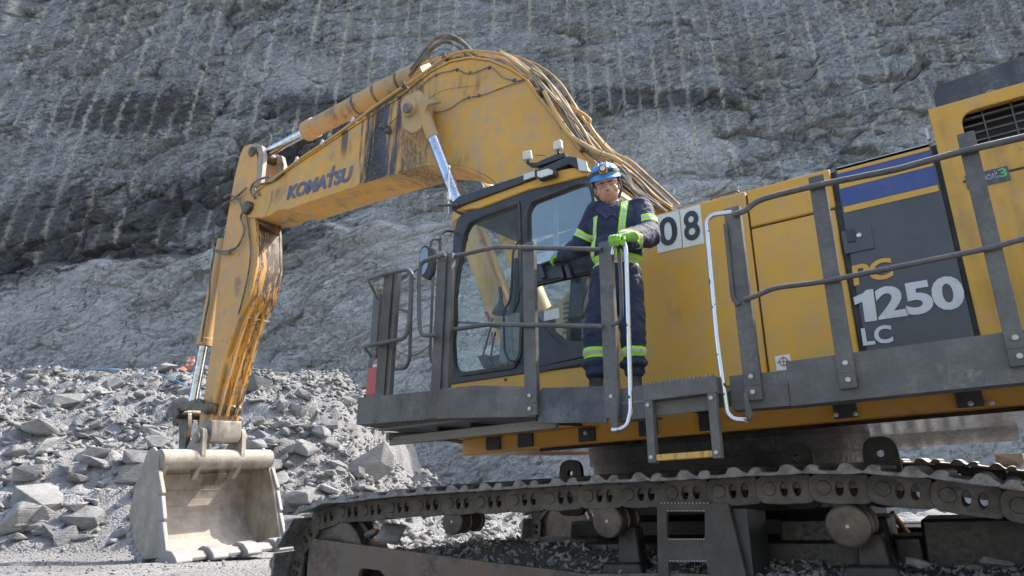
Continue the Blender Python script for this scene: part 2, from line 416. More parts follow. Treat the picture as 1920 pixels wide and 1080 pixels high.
def sstep(x, a, b):
    t = np.clip((x-a)/(b-a), 0, 1); return t*t*(3-2*t)

FWH = np.array((math.cos(HEAD), math.sin(HEAD))); RTH = np.array((math.sin(HEAD), -math.cos(HEAD)))
def sn2xy(s, n): return s*RTH[0]+n*FWH[0], s*RTH[1]+n*FWH[1]
def grid_mesh(name, X, Y, Z, mat, attrs=None, smooth=0):
    ny, nx = X.shape
    me = bpy.data.meshes.new(name)
    me.vertices.add(nx*ny); me.vertices.foreach_set('co', np.stack([X, Y, Z], -1).astype(np.float32).ravel())
    i = np.arange(nx*ny).reshape(ny, nx)
    q = np.stack([i[:-1, :-1], i[:-1, 1:], i[1:, 1:], i[1:, :-1]], -1).reshape(-1, 4)
    me.loops.add(q.size); me.loops.foreach_set('vertex_index', q.ravel().astype(np.int32))
    me.polygons.add(len(q)); me.polygons.foreach_set('loop_start', np.arange(0, q.size, 4, dtype=np.int32))
    me.polygons.foreach_set('loop_total', np.full(len(q), 4, dtype=np.int32))
    me.update(calc_edges=True)
    if smooth: me.polygons.foreach_set('use_smooth', np.ones(len(q), dtype=bool))
    for k, a in (attrs or {}).items():
        at = me.attributes.new(k, 'FLOAT', 'POINT'); at.data.foreach_set('value', a.astype(np.float32).ravel())
    me.materials.append(mat); o = bpy.data.objects.new(name, me); COL.objects.link(o); return o

# ------------------------------------------------------------------ rock materials
def rock_wall():
    n = NT('cliff_rock')
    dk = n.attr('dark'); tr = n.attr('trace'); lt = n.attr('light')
    rot = n.t.nodes.new('ShaderNodeVectorRotate'); rot.rotation_type = 'AXIS_ANGLE'; n.set(rot.inputs['Vector'], n.pos)
    rot.inputs['Axis'].default_value = (FWH[0], FWH[1], 0); rot.inputs['Angle'].default_value = R(20)
    wn = n.t.nodes.new('ShaderNodeVectorMath'); wn.operation = 'MULTIPLY_ADD'; n.set(wn.inputs[0], n.noise(0.55, 5, 0.6, col=True)); wn.inputs[1].default_value = (1.6, 1.6, 1.6); n.set(wn.inputs[2], rot.outputs[0])
    W = wn.outputs[0]
    st = lambda k, src=None: n.scale(None, (1, 1, k), src=src or W)
    big = n.noise(0.10, 6, 0.62); mid = n.noise(0.8, 9, 0.72, vec=W); fine = n.noise(6, 9, 0.78)
    fol = n.noise(0.9, 9, 0.74, vec=st(3.2)); fol2 = n.noise(3.2, 8, 0.75, vec=st(3.0)); fol3 = n.noise(9, 7, 0.75, vec=st(2.6))
    fl1 = n.vor(1.1, vec=st(2.6), out='Color'); fl2 = n.vor(3.0, vec=st(2.4), out='Color'); cr = n.vor(0.9, vec=st(2.2), feat='DISTANCE_TO_EDGE')
    f1 = n.xyz(fl1)[0]; f2 = n.xyz(fl2)[1]
    tone = n.math('ADD', n.math('MULTIPLY', f1, 0.24), n.math('ADD', n.math('MULTIPLY', f2, 0.22), n.math('MULTIPLY', mid, 0.75)))
    a = n.mix(n.mr(tone, 0.35, 0.90, smooth=False), (0.22, 0.238, 0.25), (0.60, 0.61, 0.61))
    a = n.mix(n.math('MULTIPLY', n.mr(fol, 0.52, 0.60), 0.60), a, (0.15, 0.165, 0.18))  # bedding, crevices, streaks: contrast raised in colour to stand in for relief shading
    a = n.mix(n.math('MULTIPLY', n.mr(fol2, 0.52, 0.60), 0.60), a, (0.10, 0.11, 0.12))
    a = n.mix(n.math('MULTIPLY', n.mr(fol3, 0.56, 0.66), 0.62), a, (0.68, 0.68, 0.66))
    a = n.mix(n.math('MULTIPLY', n.mr(big, 0.52, 0.7), 0.35), a, (0.30, 0.275, 0.235))
    vn = n.mr(n.math('ABSOLUTE', n.math('SUBTRACT', n.noise(0.6, 8, 0.62, vec=st(2.2)), 0.5)), 0.0, 0.010, 1.0, 0.0)
    a = n.mix(n.math('MULTIPLY', vn, 0.5), a, (0.58, 0.58, 0.56))
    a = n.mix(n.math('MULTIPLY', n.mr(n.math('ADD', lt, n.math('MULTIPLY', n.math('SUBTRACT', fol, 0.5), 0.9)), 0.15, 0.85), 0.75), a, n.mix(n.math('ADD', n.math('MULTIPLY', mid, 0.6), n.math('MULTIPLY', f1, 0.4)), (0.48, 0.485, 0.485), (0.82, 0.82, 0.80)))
    ck = n.mr(n.math('ADD', cr, n.math('MULTIPLY', n.math('SUBTRACT', fol2, 0.5), 0.12)), 0.0, 0.03, 0.75, 0.0)
    a = n.mix(n.math('MULTIPLY', ck, n.mr(n.noise(0.3, 3), 0.4, 0.6)), a, (0.06, 0.064, 0.07))
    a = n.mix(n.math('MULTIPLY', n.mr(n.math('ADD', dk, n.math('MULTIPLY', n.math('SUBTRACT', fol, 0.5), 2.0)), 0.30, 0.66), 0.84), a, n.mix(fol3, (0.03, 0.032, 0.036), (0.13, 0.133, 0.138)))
    a = n.mix(n.math('MULTIPLY', tr, n.mr(fine, 0.28, 0.50, 0.6, 1.0)), a, (0.86, 0.82, 0.71))
    r2 = n.t.nodes.new('ShaderNodeVectorRotate'); r2.rotation_type = 'AXIS_ANGLE'; n.set(r2.inputs['Vector'], n.pos)
    r2.inputs['Axis'].default_value = (FWH[0], FWH[1], 0); r2.inputs['Angle'].default_value = R(38)
    w2 = n.t.nodes.new('ShaderNodeVectorMath'); w2.operation = 'MULTIPLY_ADD'; n.set(w2.inputs[0], n.noise(0.8, 5, 0.65, col=True)); w2.inputs[1].default_value = (0.9, 0.9, 0.9); n.set(w2.inputs[2], r2.outputs[0])
    c2 = n.vor(0.55, vec=n.scale(None, (1, 1, 3.6), src=w2.outputs[0]), feat='DISTANCE_TO_EDGE'); c3_ = n.vor(1.5, vec=n.scale(None, (1, 1, 2.8), src=w2.outputs[0]), feat='DISTANCE_TO_EDGE')
    j1 = n.mr(c2, 0.0, 0.035, 1.0, 0.0); j2 = n.mr(c3_, 0.0, 0.05, 1.0, 0.0)
    gate = n.mr(n.noise(0.5, 4, 0.6), 0.42, 0.58)
    a = n.mix(n.math('MULTIPLY', n.math('MULTIPLY', j1, gate), 0.70), a, (0.055, 0.06, 0.066)); a = n.mix(n.math('MULTIPLY', n.math('MULTIPLY', j2, n.mr(n.noise(0.9, 3), 0.46, 0.60)), 0.6), a, (0.08, 0.085, 0.09))
    h = n.math('SUBTRACT', n.math('MULTIPLY', fol, 0.8), n.math('MULTIPLY', j1, 0.45)); h = n.math('ADD', h, n.math('MULTIPLY', fol, 0.0), n.math('ADD', n.math('MULTIPLY', mid, 0.6), n.math('MULTIPLY', f1, 0.20)))
    b = n.bump(h, 1.0, 0.6)
    b = n.bump(n.math('ADD', n.math('ADD', fol2, n.math('MULTIPLY', f2, .25)), n.math('MULTIPLY', fol3, .5)), 0.9, 0.22, nrm=b)
    return n.fin(a, 0.85, nrm=b)
def rock_loose(name, c1, c2, sc=3.0):
    n = NT(name); m_ = n.noise(sc, 7, 0.7, dist=0.4); f = n.noise(sc*9, 6, 0.75)
    a = n.mix(n.mr(m_, 0.3, 0.7), c1, c2)
    a = n.mix(n.math('MULTIPLY', n.mr(n.objrand(), 0, 1), 0.45), a, tuple(c*0.6 for c in c1))
    fol = n.noise(sc*3, 6, 0.7, vec=n.scale(None, (1, 0.6, 4)))
    a = n.mix(n.math('MULTIPLY', n.mr(fol, 0.55, 0.7), 0.35), a, (0.16, 0.155, 0.15))
    a = n.mix(n.math('MULTIPLY', n.mr(f, 0.5, 0.75), 0.3), a, (0.46, 0.45, 0.44))
    return n.fin(a, 0.9, nrm=n.bump(n.math('ADD', n.math('ADD', m_, fol), n.math('MULTIPLY', f, 0.35)), 0.7, 0.06))
M['cliff'] = rock_wall()
M['rock'] = rock_loose('loose_rock', (0.185, 0.182, 0.178), (0.33, 0.325, 0.315))
M['rubble'] = rock_loose('rubble_rock', (0.15, 0.148, 0.144), (0.31, 0.305, 0.295), 1.2)
n = NT('dust_ground'); a1 = n.noise(0.5, 8, 0.7); a2 = n.noise(9, 8, 0.75); a3 = n.vor(22)
a = n.mix(n.mr(a1, 0.35, 0.65), (0.19, 0.186, 0.18), (0.30, 0.293, 0.282)); a = n.mix(n.mr(a2, 0.52, 0.72), a, (0.17, 0.168, 0.165)); a = n.mix(n.mr(a3, 0.0, 0.25, 0.5, 0.0), a, (0.46, 0.45, 0.44))
M['ground'] = n.fin(a, 0.95, nrm=n.bump(n.math('ADD', n.math('MULTIPLY', a2, 1.0), n.math('MULTIPLY', a3, -0.7)), 0.9, 0.05))
M['dark_rock'] = rock_loose('dark_dirt', (0.05, 0.047, 0.045), (0.15, 0.145, 0.14), 6)
M['mid_rock'] = rock_loose('chip_rock', (0.28, 0.272, 0.262), (0.50, 0.49, 0.47), 6)

# ------------------------------------------------------------------ cliff
def ledge_h(s): return 22.6 + 0.15*s + 1.1*perlin(s*0.11, s*0+3.1, 5) + 0.5*perlin(s*0.5, s*0+1.1, 8)
def cliff_relief(s, h):
    L = ledge_h(s); upper = sstep(h, L-0.3, L+1.2)
    al = np.radians(12 + 24*sstep(-s, -6, 16))
    ws = s + 1.2*fbm(s*0.16, h*0.16, 3, 41); wh = h + 1.2*fbm(s*0.16, h*0.16, 3, 47)
    u = ws*np.cos(al)+wh*np.sin(al); v = -ws*np.sin(al)+wh*np.cos(al)
    f1, e1 = facets(u*0.17, v*0.42, 3, 1.3); f2, e2 = facets(u*0.5+3, v*1.25, 13, 1.2); f3, e3 = facets(u*1.5, v*3.6, 23, 1.1)
    f4, e4 = facets(u*4.0, v*8.0, 33, 1.0)
    # the blasted face follows the drill plane; blocks have fallen out behind it
    raw = 1.5*fbm(s*0.07, h*0.075, 3, 1) + f1*1.0 + f2*0.65 - 0.22*(1-sstep(e1, 0, 0.10)) + 0.25*fbm(u*0.45, v*1.3, 5, 77, 0.6, ridge=True)
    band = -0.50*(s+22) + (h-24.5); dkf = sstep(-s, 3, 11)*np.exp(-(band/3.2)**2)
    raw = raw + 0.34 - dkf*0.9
    rough = 0.35 + 0.9*sstep(fbm(s*0.13+5, h*0.16, 3, 151), -0.25, 0.25)
    rb = np.minimum(raw, 0)*(0.60+0.4*upper) + 0.10*np.maximum(raw, 0)
    r = rb + f2*0.07 + rough*(f3*0.15 + f4*0.085) - 0.07*(1-sstep(e2, 0, 0.10)) - 0.05*(1-sstep(e3, 0, 0.12)) + rough*0.07*fbm(u*1.2, v*3.4, 4, 97, 0.6, ridge=True)
    onface = sstep(rb, -0.55, -0.04)
    # catch bench: the lower lift stands proud of the upper one
    r += (1-upper)*(1.9 + 0.35*fbm(s*0.3, h*0.3, 3, 61))
    tr = np.zeros_like(s); gr = np.zeros_like(s)
    for k in range(-34, 36):
        ck = k*1.42 + 0.52*math.sin(k*12.9898); lean = 0.006*math.sin(k*4.1)
        js = np.nonzero(np.abs(s[0]-ck) < 0.75)[0]
        if not len(js): continue
        c = slice(js[0], js[-1]+1); s1, h1, u1 = s[:, c], h[:, c], upper[:, c]
        d = np.abs(s1 - ck - lean*(h1-20) - 0.03*perlin(h1*0.35, h1*0+k*1.7, 3))
        st = sstep(fbm(h1*0.16+k*3.3, h1*0+k*1.3, 3, 7+k), -0.58, -0.05)*(0.12+0.88*onface[:, c])
        st = st*(0.18+0.82*u1) * (1-0.45*sstep(-s1+(h1-24)*0.5, 6, 12)*(h1 < 30)) * (0.35+0.65*math.sin(k*7.7)**2)
        w2 = 0.055 + 0.075*_h(np.floor(h1*3.0), np.full_like(h1, k), 5)
        crush = sstep(perlin(h1*2.2+k*9.1, s1*3.0, 81)+perlin(h1*6, s1*2+k, 83)*0.6, -0.05, 0.4)*(1-sstep(d, 0.08, 0.38))
        tr[:, c] = np.maximum(tr[:, c], st*np.maximum(1-sstep(d, 0.055, 0.13), 0.7*crush)); gr[:, c] = np.maximum(gr[:, c], (0.3+0.7*st)*(1-sstep(d, 0.03, 0.10)))
    r -= gr*0.16
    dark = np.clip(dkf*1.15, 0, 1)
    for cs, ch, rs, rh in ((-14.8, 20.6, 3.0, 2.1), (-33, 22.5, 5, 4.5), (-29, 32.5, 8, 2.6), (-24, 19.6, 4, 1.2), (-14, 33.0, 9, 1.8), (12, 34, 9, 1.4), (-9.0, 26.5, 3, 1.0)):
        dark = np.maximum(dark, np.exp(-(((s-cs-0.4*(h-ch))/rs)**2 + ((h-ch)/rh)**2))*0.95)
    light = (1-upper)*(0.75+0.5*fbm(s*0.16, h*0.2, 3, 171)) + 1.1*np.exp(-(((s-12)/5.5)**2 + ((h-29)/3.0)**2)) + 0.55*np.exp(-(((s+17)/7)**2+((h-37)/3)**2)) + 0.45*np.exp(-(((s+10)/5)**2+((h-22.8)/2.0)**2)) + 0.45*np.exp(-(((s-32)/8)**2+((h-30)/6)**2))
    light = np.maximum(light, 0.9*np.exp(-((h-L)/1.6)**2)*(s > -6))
    return r, tr, dark, np.clip(light, 0, 1)
def build_cliff():
    s = np.concatenate([np.linspace(-95, -42, 90, endpoint=False), np.linspace(-42, 46, 1280, endpoint=False), np.linspace(46, 110, 100)])
    h = np.concatenate([np.linspace(-1, 49, 720, endpoint=False), np.linspace(49, 56, 20)])
    S, H = np.meshgrid(s, h); r, tr, dk, lt = cliff_relief(S, H)
    Nn = 42.0 + H*math.tan(R(9)) - r
    X, Y = sn2xy(S, Nn)
    # far-away top of the wall runs back as a plateau
    X2, Y2 = sn2xy(s, np.full_like(s, 130.0)); X = np.vstack([X, X2]); Y = np.vstack([Y, Y2]); H2 = np.vstack([H, np.full_like(s, 58.0)])
    pad = np.zeros_like(s)
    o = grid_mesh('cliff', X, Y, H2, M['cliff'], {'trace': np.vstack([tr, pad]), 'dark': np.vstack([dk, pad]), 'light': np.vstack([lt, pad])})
    o['kind'] = 'structure'; return o
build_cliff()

# ------------------------------------------------------------------ ground and rubble slope
def terrain(s, n, detail=True):
    x, y = sn2xy(s, n)
    roll = 0.10*np.clip(y-4.65, -6, 5.5)
    pad = -0.04 + roll*0.95
    front = 0.70 + 0.012*np.clip(n-5, 0, 12)*1.0 + 0.02*np.clip(y-4, 0, 8)
    k = sstep(-x, 6.05, 7.3)
    z = pad*(1-k) + front*k
    z = np.where(n > 12, z + (1.0-z)*sstep(n, 12, 15), z)
    z = z + (-0.35 - z)*sstep(-n, -2.5, 0.5)*(1-k)
    t = np.clip((n-13.2)/(26.5-13.2), 0, 1)
    prof = t**0.92
    stp = (t*5 + 0.9*fbm(s*0.25, n*0.25, 3, 91)); prof = prof + 0.035*np.sin(2*np.pi*stp)*sstep(t, 0.03, 0.15)*(1-sstep(t, 0.85, 0.97))
    lim = sstep(-0.10*n - s + 2.2*fbm(n*0.35, s*0.35, 4, 9), -0.9, 4.2)
    top = 6.25 + 0.25*fbm(s*0.12, n*0.1, 3, 66)
    z = z + top*prof*lim*(1+0*s)
    # gentler rubble apron right of the slope, under the machine
    z = z + 0.9*sstep(n, 15, 24)*(1-lim)
    if detail:
        z = z + 0.03*fbm(s*1.1, n*1.1, 4, 21)*sstep(n, 1, 3) + 0.012*fbm(s*6, n*6, 3, 25)
        m = sstep(n, 13.0, 14.5)*(1-0.85*sstep(n, 26.0, 27.5))
        f, e = facets(s*1.1+n*0.3, n*1.3, 71, 1.2); g, e2 = facets(s*3.1, n*3.4, 75, 1.2)
        z = z + m*(0.20*f + 0.085*g + 0.34*fbm(s*0.35, n*0.4, 3, 79))
    return z
_gs = np.arange(-34, 14, 0.1); _gn = np.arange(2, 34, 0.1); _GS, _GN = np.meshgrid(_gs, _gn); _GZ = terrain(_GS, _GN)
def tz(s, n):
    a = min(max((s+34)/0.1, 0), len(_gs)-2); b = min(max((n-2)/0.1, 0), len(_gn)-2); i = int(a); j = int(b); u = a-i; v = b-j
    return float((_GZ[j, i]*(1-u)+_GZ[j, i+1]*u)*(1-v) + (_GZ[j+1, i]*(1-u)+_GZ[j+1, i+1]*u)*v)
s = np.concatenate([np.linspace(-400, -45, 24, endpoint=False), np.linspace(-45, -27, 60, endpoint=False), np.linspace(-27, 6, 420, endpoint=False), np.linspace(6, 45, 120, endpoint=False), np.linspace(45, 400, 24)])
nn = np.concatenate([np.linspace(-400, -20, 20, endpoint=False), np.linspace(-20, 3, 60, endpoint=False), np.linspace(3, 30, 420, endpoint=False), np.linspace(30, 46, 40)])
S, N_ = np.meshgrid(s, nn); X, Y = sn2xy(S, N_)
g = grid_mesh('ground', X, Y, terrain(S, N_), M['ground'], smooth=0); g['kind'] = 'structure'

# rock shapes
def rock_mesh(seed, ax=(1, 0.7, 0.42), npt=16, cut=0.75):
    r = random.Random(seed); bm = bmesh.new()
    for _ in range(npt):
        v = Vector((r.uniform(-1, 1), r.uniform(-1, 1), r.uniform(-1, 1)))
        if v.length > 1: v.normalize()
        v = Vector([max(-cut, min(cut, c)) for c in v])
        bm.verts.new((v.x*ax[0]*0.62, v.y*ax[1]*0.62, v.z*ax[2]*0.62))
    res = bmesh.ops.convex_hull(bm, input=bm.verts)
    bmesh.ops.delete(bm, geom=[e for e in res['geom_interior'] if isinstance(e, bmesh.types.BMVert)], context='VERTS')
    bmesh.ops.recalc_face_normals(bm, faces=bm.faces)
    return bm
def rock_proto(seed, ax, npt=18):
    bm = rock_mesh(seed, ax, npt)
    bmesh.ops.bevel(bm, geom=bm.edges[:] + bm.verts[:], offset=0.03, segments=1, affect='EDGES', clamp_overlap=True)
    me = bpy.data.meshes.new('rock'); bm.to_mesh(me); bm.free(); me.materials.append(M['rock']); return me
protos = [rock_proto(100+i, [(1, .72, .34), (1, .85, .5), (1, .6, .28), (1, .9, .62), (1, .7, .45), (1, .5, .3)][i % 6], 14 + i) for i in range(14)]
def slope_rot(rr):
    e = Euler((R(rr.gauss(12, 16)), R(rr.gauss(8, 16)), 0)).to_matrix()
    return Euler((0, 0, rr.uniform(0, 6.283))).to_matrix() @ e if rr.random() < 0.35 else e @ Euler((0, 0, rr.gauss(0.6, 0.5))).to_matrix()
rr = random.Random(5)
def place_rock(s_, n_, size, me=None, sink=0.12, rot=None, label=None, group=True, name='rock', lift=None):
    o = bpy.data.objects.new(name, me or protos[rr.randrange(len(protos))]); COL.objects.link(o)
    x, y = sn2xy(s_, n_); z = (tz(s_, n_) if lift is None else lift) + size*sink
    o.location = (x, y, z); o.scale = (size, size*rr.uniform(.85, 1.1), size*rr.uniform(.8, 1.2))
    o.rotation_euler = (rot or slope_rot(rr)).to_euler()
    tag(o, label or 'angular grey blasted rock lying loose on the rubble slope', 'rock', 'angular rocks of the rubble slope' if group else None); return o
def at_slope(px, py, n_):
    """s for a photograph pixel column at depth n"""
    u = (px-960)/FPX; v = (540-py)/FPX
    f = math.cos(PITCH) - v*math.sin(PITCH); return n_*u/f
def hit(px, py):
    """where the ray of a pixel meets the ground"""
    d = FW + RT*((px-960)/FPX) + UPV*((540-py)/FPX)
    for i in range(60, 800):
        t = i*0.05; p = EYE + d*t
        s_ = p.x*RTH[0]+p.y*RTH[1]; n_ = p.x*FWH[0]+p.y*FWH[1]
        if n_ > 3 and p.z < tz(s_, n_): return s_, n_
    return None
single = [  # px, py, size, label
 (695, 893, 1.35, 'large pale flat-faced boulder at the slope foot just above the track', 3),
 (482, 730, 1.0, 'big pale grey rounded boulder near the top of the rubble slope right of the arm', 3),
 (80, 822, 1.3, 'large dark-edged slab at the bottom of the tilted slab stack on the left', 2),
 (120, 768, 1.2, 'long tilted slab above the slab stack at the left of the slope', 0),
 (210, 730, 1.0, 'broad smooth grey block high on the slope left of the cones', 4),
 (70, 960, 0.95, 'pale boulder resting at the slope foot beside another block on the far left', 3),
 (36, 995, 0.95, 'pale wedge-shaped block at the toe of the slope nearest the left frame edge', 1),
 (155, 985, 0.8, 'pale block at the toe of the slope left of the bucket', 3),
 (100, 1007, 0.7, 'low flat light grey stone lying at the edge of the gravel floor', 2),
 (85, 852, 1.1, 'thick dark slab under the left slab stack', 5),
 (310, 695, 0.9, 'cracked square block on the crest of the slope left of the cones', 1)]
for px, py, sz, lb, pi_ in single:
    q = hit(px, py)
    if q: place_rock(q[0], q[1], sz, protos[pi_], 0.15, label=lb, group=False)
cnt = 0
while cnt < 285:
    px = rr.uniform(-60, 760) if rr.random() < 0.72 else rr.uniform(440, 1150)
    py = rr.uniform(690, 1012); 
    q = hit(px, py)
    if not q or q[1] < 13.2 or q[1] > 27: continue
    big = rr.random(); size = 0.28 + 0.50*big**2.2 + (0.2 if py > 900 else 0)*rr.random()
    place_rock(q[0], q[1], size, sink=rr.uniform(0, 0.2)); cnt += 1
def merged_rocks(name, spots, mat, seeds, label, cat, shapes=None):
    """spots: list of (x,y,z,size); many little stones as one object"""
    ms = []
    for sd_ in range(seeds):
        bm = rock_mesh(500+sd_, (1, .75, .45) if sd_ % 2 else (1, .6, .3), 11, 0.9); bmesh.ops.triangulate(bm, faces=bm.faces[:])
        bm.verts.ensure_lookup_table(); ms.append((np.array([v.co for v in bm.verts]), np.array([[v.index for v in f.verts] for f in bm.faces]))); bm.free()
    V = []; F = []; b = 0; lr = random.Random(3)
    for (x, y, z, sz) in spots:
        v, f = ms[lr.randrange(seeds)]
        e = Euler((lr.gauss(0, .5), lr.gauss(0, .5), lr.uniform(0, 6.28))).to_matrix()
        v = v @ np.array(e).T * sz*np.array((1, 1, 1)) + np.array((x, y, z)); V.append(v); F.append(f+b); b += len(v)
    V = np.vstack(V); F = np.vstack(F); me = bpy.data.meshes.new(name)
    me.vertices.add(len(V)); me.vertices.foreach_set('co', V.astype(np.float32).ravel())
    me.loops.add(F.size); me.loops.foreach_set('vertex_index', F.ravel().astype(np.int32))
    me.polygons.add(len(F)); me.polygons.foreach_set('loop_start', np.arange(0, F.size, 3, dtype=np.int32)); me.polygons.foreach_set('loop_total', np.full(len(F), 3, dtype=np.int32))
    me.update(calc_edges=True); me.materials.append(mat)
    o = bpy.data.objects.new(name, me); COL.objects.link(o); tag(o, label, cat, kind='stuff'); return o
# rubble: uniform over the slope, in plan
ns = 30000; S_ = rng.uniform(-25, 4, ns); Nq = 13.2 + (27.2-13.2)*rng.random(ns)**0.9
S_[:5000] = -rng.uniform(0.02, 0.30, 5000)*Nq[:5000]
keep = (S_/Nq > -0.95) & (S_/Nq < 0.16); S_ = S_[keep]; Nq = Nq[keep]
# the clumps: bigger debris gathers in bands
dens = fbm(S_*0.3, Nq*0.3, 3, 123); sz = 0.035 + 0.25*rng.random(len(S_))**4.5*(1+0.9*dens) ; sz *= (0.75+0.02*Nq)
Xr, Yr = sn2xy(S_, Nq); Zr = terrain(S_, Nq)
merged_rocks('rubble', list(zip(Xr, Yr, Zr+sz*0.12, sz)), M['rubble'], 12, 'broken grey rubble covering the blasted slope', 'rubble')
ns = 9000; S_ = rng.uniform(-16, 1, ns); Nq = rng.uniform(4.5, 14.5, ns); Xr, Yr = sn2xy(S_, Nq)
keep = (Xr < -6.0) & (S_/Nq > -0.9); S_ = S_[keep]; Nq = Nq[keep]; Xr = Xr[keep]; Yr = Yr[keep]
sz = 0.012 + 0.05*rng.random(len(S_))**4 + 0.06*sstep(Nq, 12.6, 14.5)*rng.random(len(S_)); Zr = terrain(S_, Nq)
merged_rocks('gravel', list(zip(Xr, Yr, Zr+sz*0.15, sz)), M['rubble'], 6, 'small grey gravel strewn over the pit floor', 'gravel')
# far side of the pit, behind the photographer (seen only mirrored in the cab glass)
hs = np.linspace(-600, 600, 240); hn = np.linspace(-260, -60, 60); HS, HN = np.meshgrid(hs, hn)
HZ = 105*sstep(-HN, 60, 220) + 5*fbm(HS*0.03, HN*0.05, 4, 5)*sstep(-HN, 60, 75) - 0.5
n = NT('hill_green'); hm = n.fin(n.mix(n.mr(n.noise(0.25, 8, 0.75), 0.4, 0.6), (0.06, 0.10, 0.05), (0.33, 0.35, 0.31)), 0.95)
X, Y = sn2xy(HS, HN); o = grid_mesh('hill', X, Y, HZ, hm); o['kind'] = 'structure'

# =================================================================== excavator
BY, CY = 5.10, 5.00            # planes of the body side and the cab side
RAILY = 4.10                   # walkway edge
MID = 6.93                     # centre plane of the machine
K = 0.10                       # the undercarriage and the digging gear stand a little rolled on the uneven floor
EX = empty('excavator', (-2.26, MID, 0.2), 'big yellow tracked quarry excavator numbered 08 with its boom raised over the rubble', 'excavator')

# ---- upper body ------------------------------------------------------------
ZB, ZT = 1.775, 3.60
def hood(name, x0, x1, z0, z1, mat='body_yellow', y=BY, depth=3.6, bevel=0.012, **k):
    return MB().box((x0, y, z0), (x1, y+depth, z1)).build(name, M[mat], EX, bevel=bevel, **k)
xf = P(1110, 500, y=BY).x
xg1 = P(1418, 520, y=BY).x; xg2 = P(1558, 330, y=BY).x; xd0 = P(1562, 330, y=BY).x; xd1 = P(1797, 440, y=BY).x; xt = P(1760, 300, y=BY).x
hood('side_panel', xf-0.05, xg1-0.006, 2.10, ZT)
zg = P(1465, 414, y=BY).z
hood('side_panel', xg1+0.006, xg2-0.004, zg+0.007, ZT)
hood('side_panel', xg1+0.006, xg2-0.012, 2.0, zg-0.007)
MB().box((xf, BY+0.03, 1.99), (xd1+0.1, BY+3.55, ZT-0.02)).build('engine_bay', M['black_grease'], EX)
# chassis side beam under the hood, its drip edge, and the oily belly plate
MB().sbox((-4.05, BY+0.02, ZB), (2.6, BY+3.6, 2.10), K).build('chassis_frame', M['frame_yellow'], EX, bevel=0.01)
MB().sbox((-3.2, BY-0.02, ZB-0.028), (2.6, BY+3.62, ZB-0.003), K).build('belly_plate', M['oily_under'], EX)
for px in (925, 985, 1100, 1215, 1330, 1590, 1830):
    c = P(px, 805, y=BY).x; g_ = MB()
    g_.prism([(c-0.07, 1.80), (c+0.07, 1.80), (c+0.07, 2.05), (c-0.07, 2.05)], BY-0.012, BY+0.018)
    g_.sbox((c-0.008, 4.35, 1.84), (c+0.008, BY-0.012, 1.95), K)
    g_.build('walkway_bracket', M['cab_black'], EX)
for px, py in ((1568, 778), (1605, 776), (1820, 757), (1860, 755), (1098, 812)):
    p = P(px, py, y=BY-0.012); MB().lathe(p, (0, -1, 0), [(0, .016), (.012, .016), (.016, .008)], 8).build('bolt', M['bolt_steel'], EX)

# ---- striped door with the lettering --------------------------------------
def quad(px, y): return XZ(px, y)
door_poly = quad([(1562, 312), (1752, 258), (1838, 622), (1606, 700)], BY)
dx0 = door_poly[0][0]; dx1 = door_poly[1][0]
dp = [(dx0+0.01, 2.0), (dx1-0.03, 2.0), (dx1-0.03, ZT-0.012), (dx0+0.01, ZT-0.012)]
door = plate('engine_door', [dp], BY-0.012, 0.04, M['door_grey'], EX, bev=0.006)
tag(door, 'dark grey engine door striped blue and yellow and lettered')
def band(name, z0, z1, m, y=BY-0.016, x0=None, x1=None):
    a = (x0 if x0 is not None else dx0+0.022); b = (x1 if x1 is not None else dx1-0.042)
    return MB().box((a, y, z0), (b, y+0.003, z1)).build(name, M[m], door, smooth=0)
zz = [P(1650, q, y=BY).z for q in (289, 299, 309, 321, 333, 358, 370)]
band('stripe', ZT-0.040, ZT-0.018, 'white_edge'); band('stripe', zz[0]-0.03, ZT-0.042, 'blue_stripe')
a0 = zz[0]-0.032; band('stripe', a0-0.042, a0, 'stripe_yellow'); band('stripe', a0-0.115, a0-0.044, 'blue_stripe')
band('stripe', a0-0.163, a0-0.117, 'stripe_yellow'); band('stripe', a0-0.305, a0-0.165, 'blue_stripe'); band('stripe', a0-0.352, a0-0.307, 'stripe_yellow')
# recessed latch
c0 = P(1578, 436, y=BY); c1 = P(1640, 462, y=BY)
lt_ = MB().box((c0.x, BY-0.022, c1.z-0.02), (c1.x, BY-0.0135, c0.z)).build('latch_plate', M['door_grey'], door, bevel=0.003)
MB().lathe(P(1611, 441, y=BY-0.022), (0, -1, 0), [(0, .016), (.008, .016), (.010, .010)], 14).build('lock', M['chrome'], door)
MB().box((P(1590, 450, y=BY).x, BY-0.030, P(1590, 458, y=BY).z), (P(1606, 450, y=BY).x, BY-0.0225, P(1590, 434, y=BY).z)).build('latch', M['cab_black'], door, bevel=0.003)
LY = BY-0.0125
text_on('lettering', 'PC', P(1602, 537, y=LY), P(1676, 520, y=LY), P(1597, 499, y=LY), M['stripe_yellow'], door, bold=0.03, spacing=0.95)
text_on('lettering', '250', P(1648, 601, y=LY), P(1814, 577, y=LY), P(1638, 541, y=LY), M['letter_white'], door, bold=0.036, spacing=0.95)
MB().prism(XZ([(1600, 558), (1618, 550), (1624, 544), (1637, 542), (1645, 601), (1622, 604), (1617, 566), (1603, 572)], LY-.003), LY-.006, LY-.004).build('lettering', M['letter_white'], door, smooth=0)
text_on('lettering', 'LC', P(1619, 649, y=LY), P(1676, 642, y=LY), P(1614, 616, y=LY), M['letter_white'], door, bold=0.03)
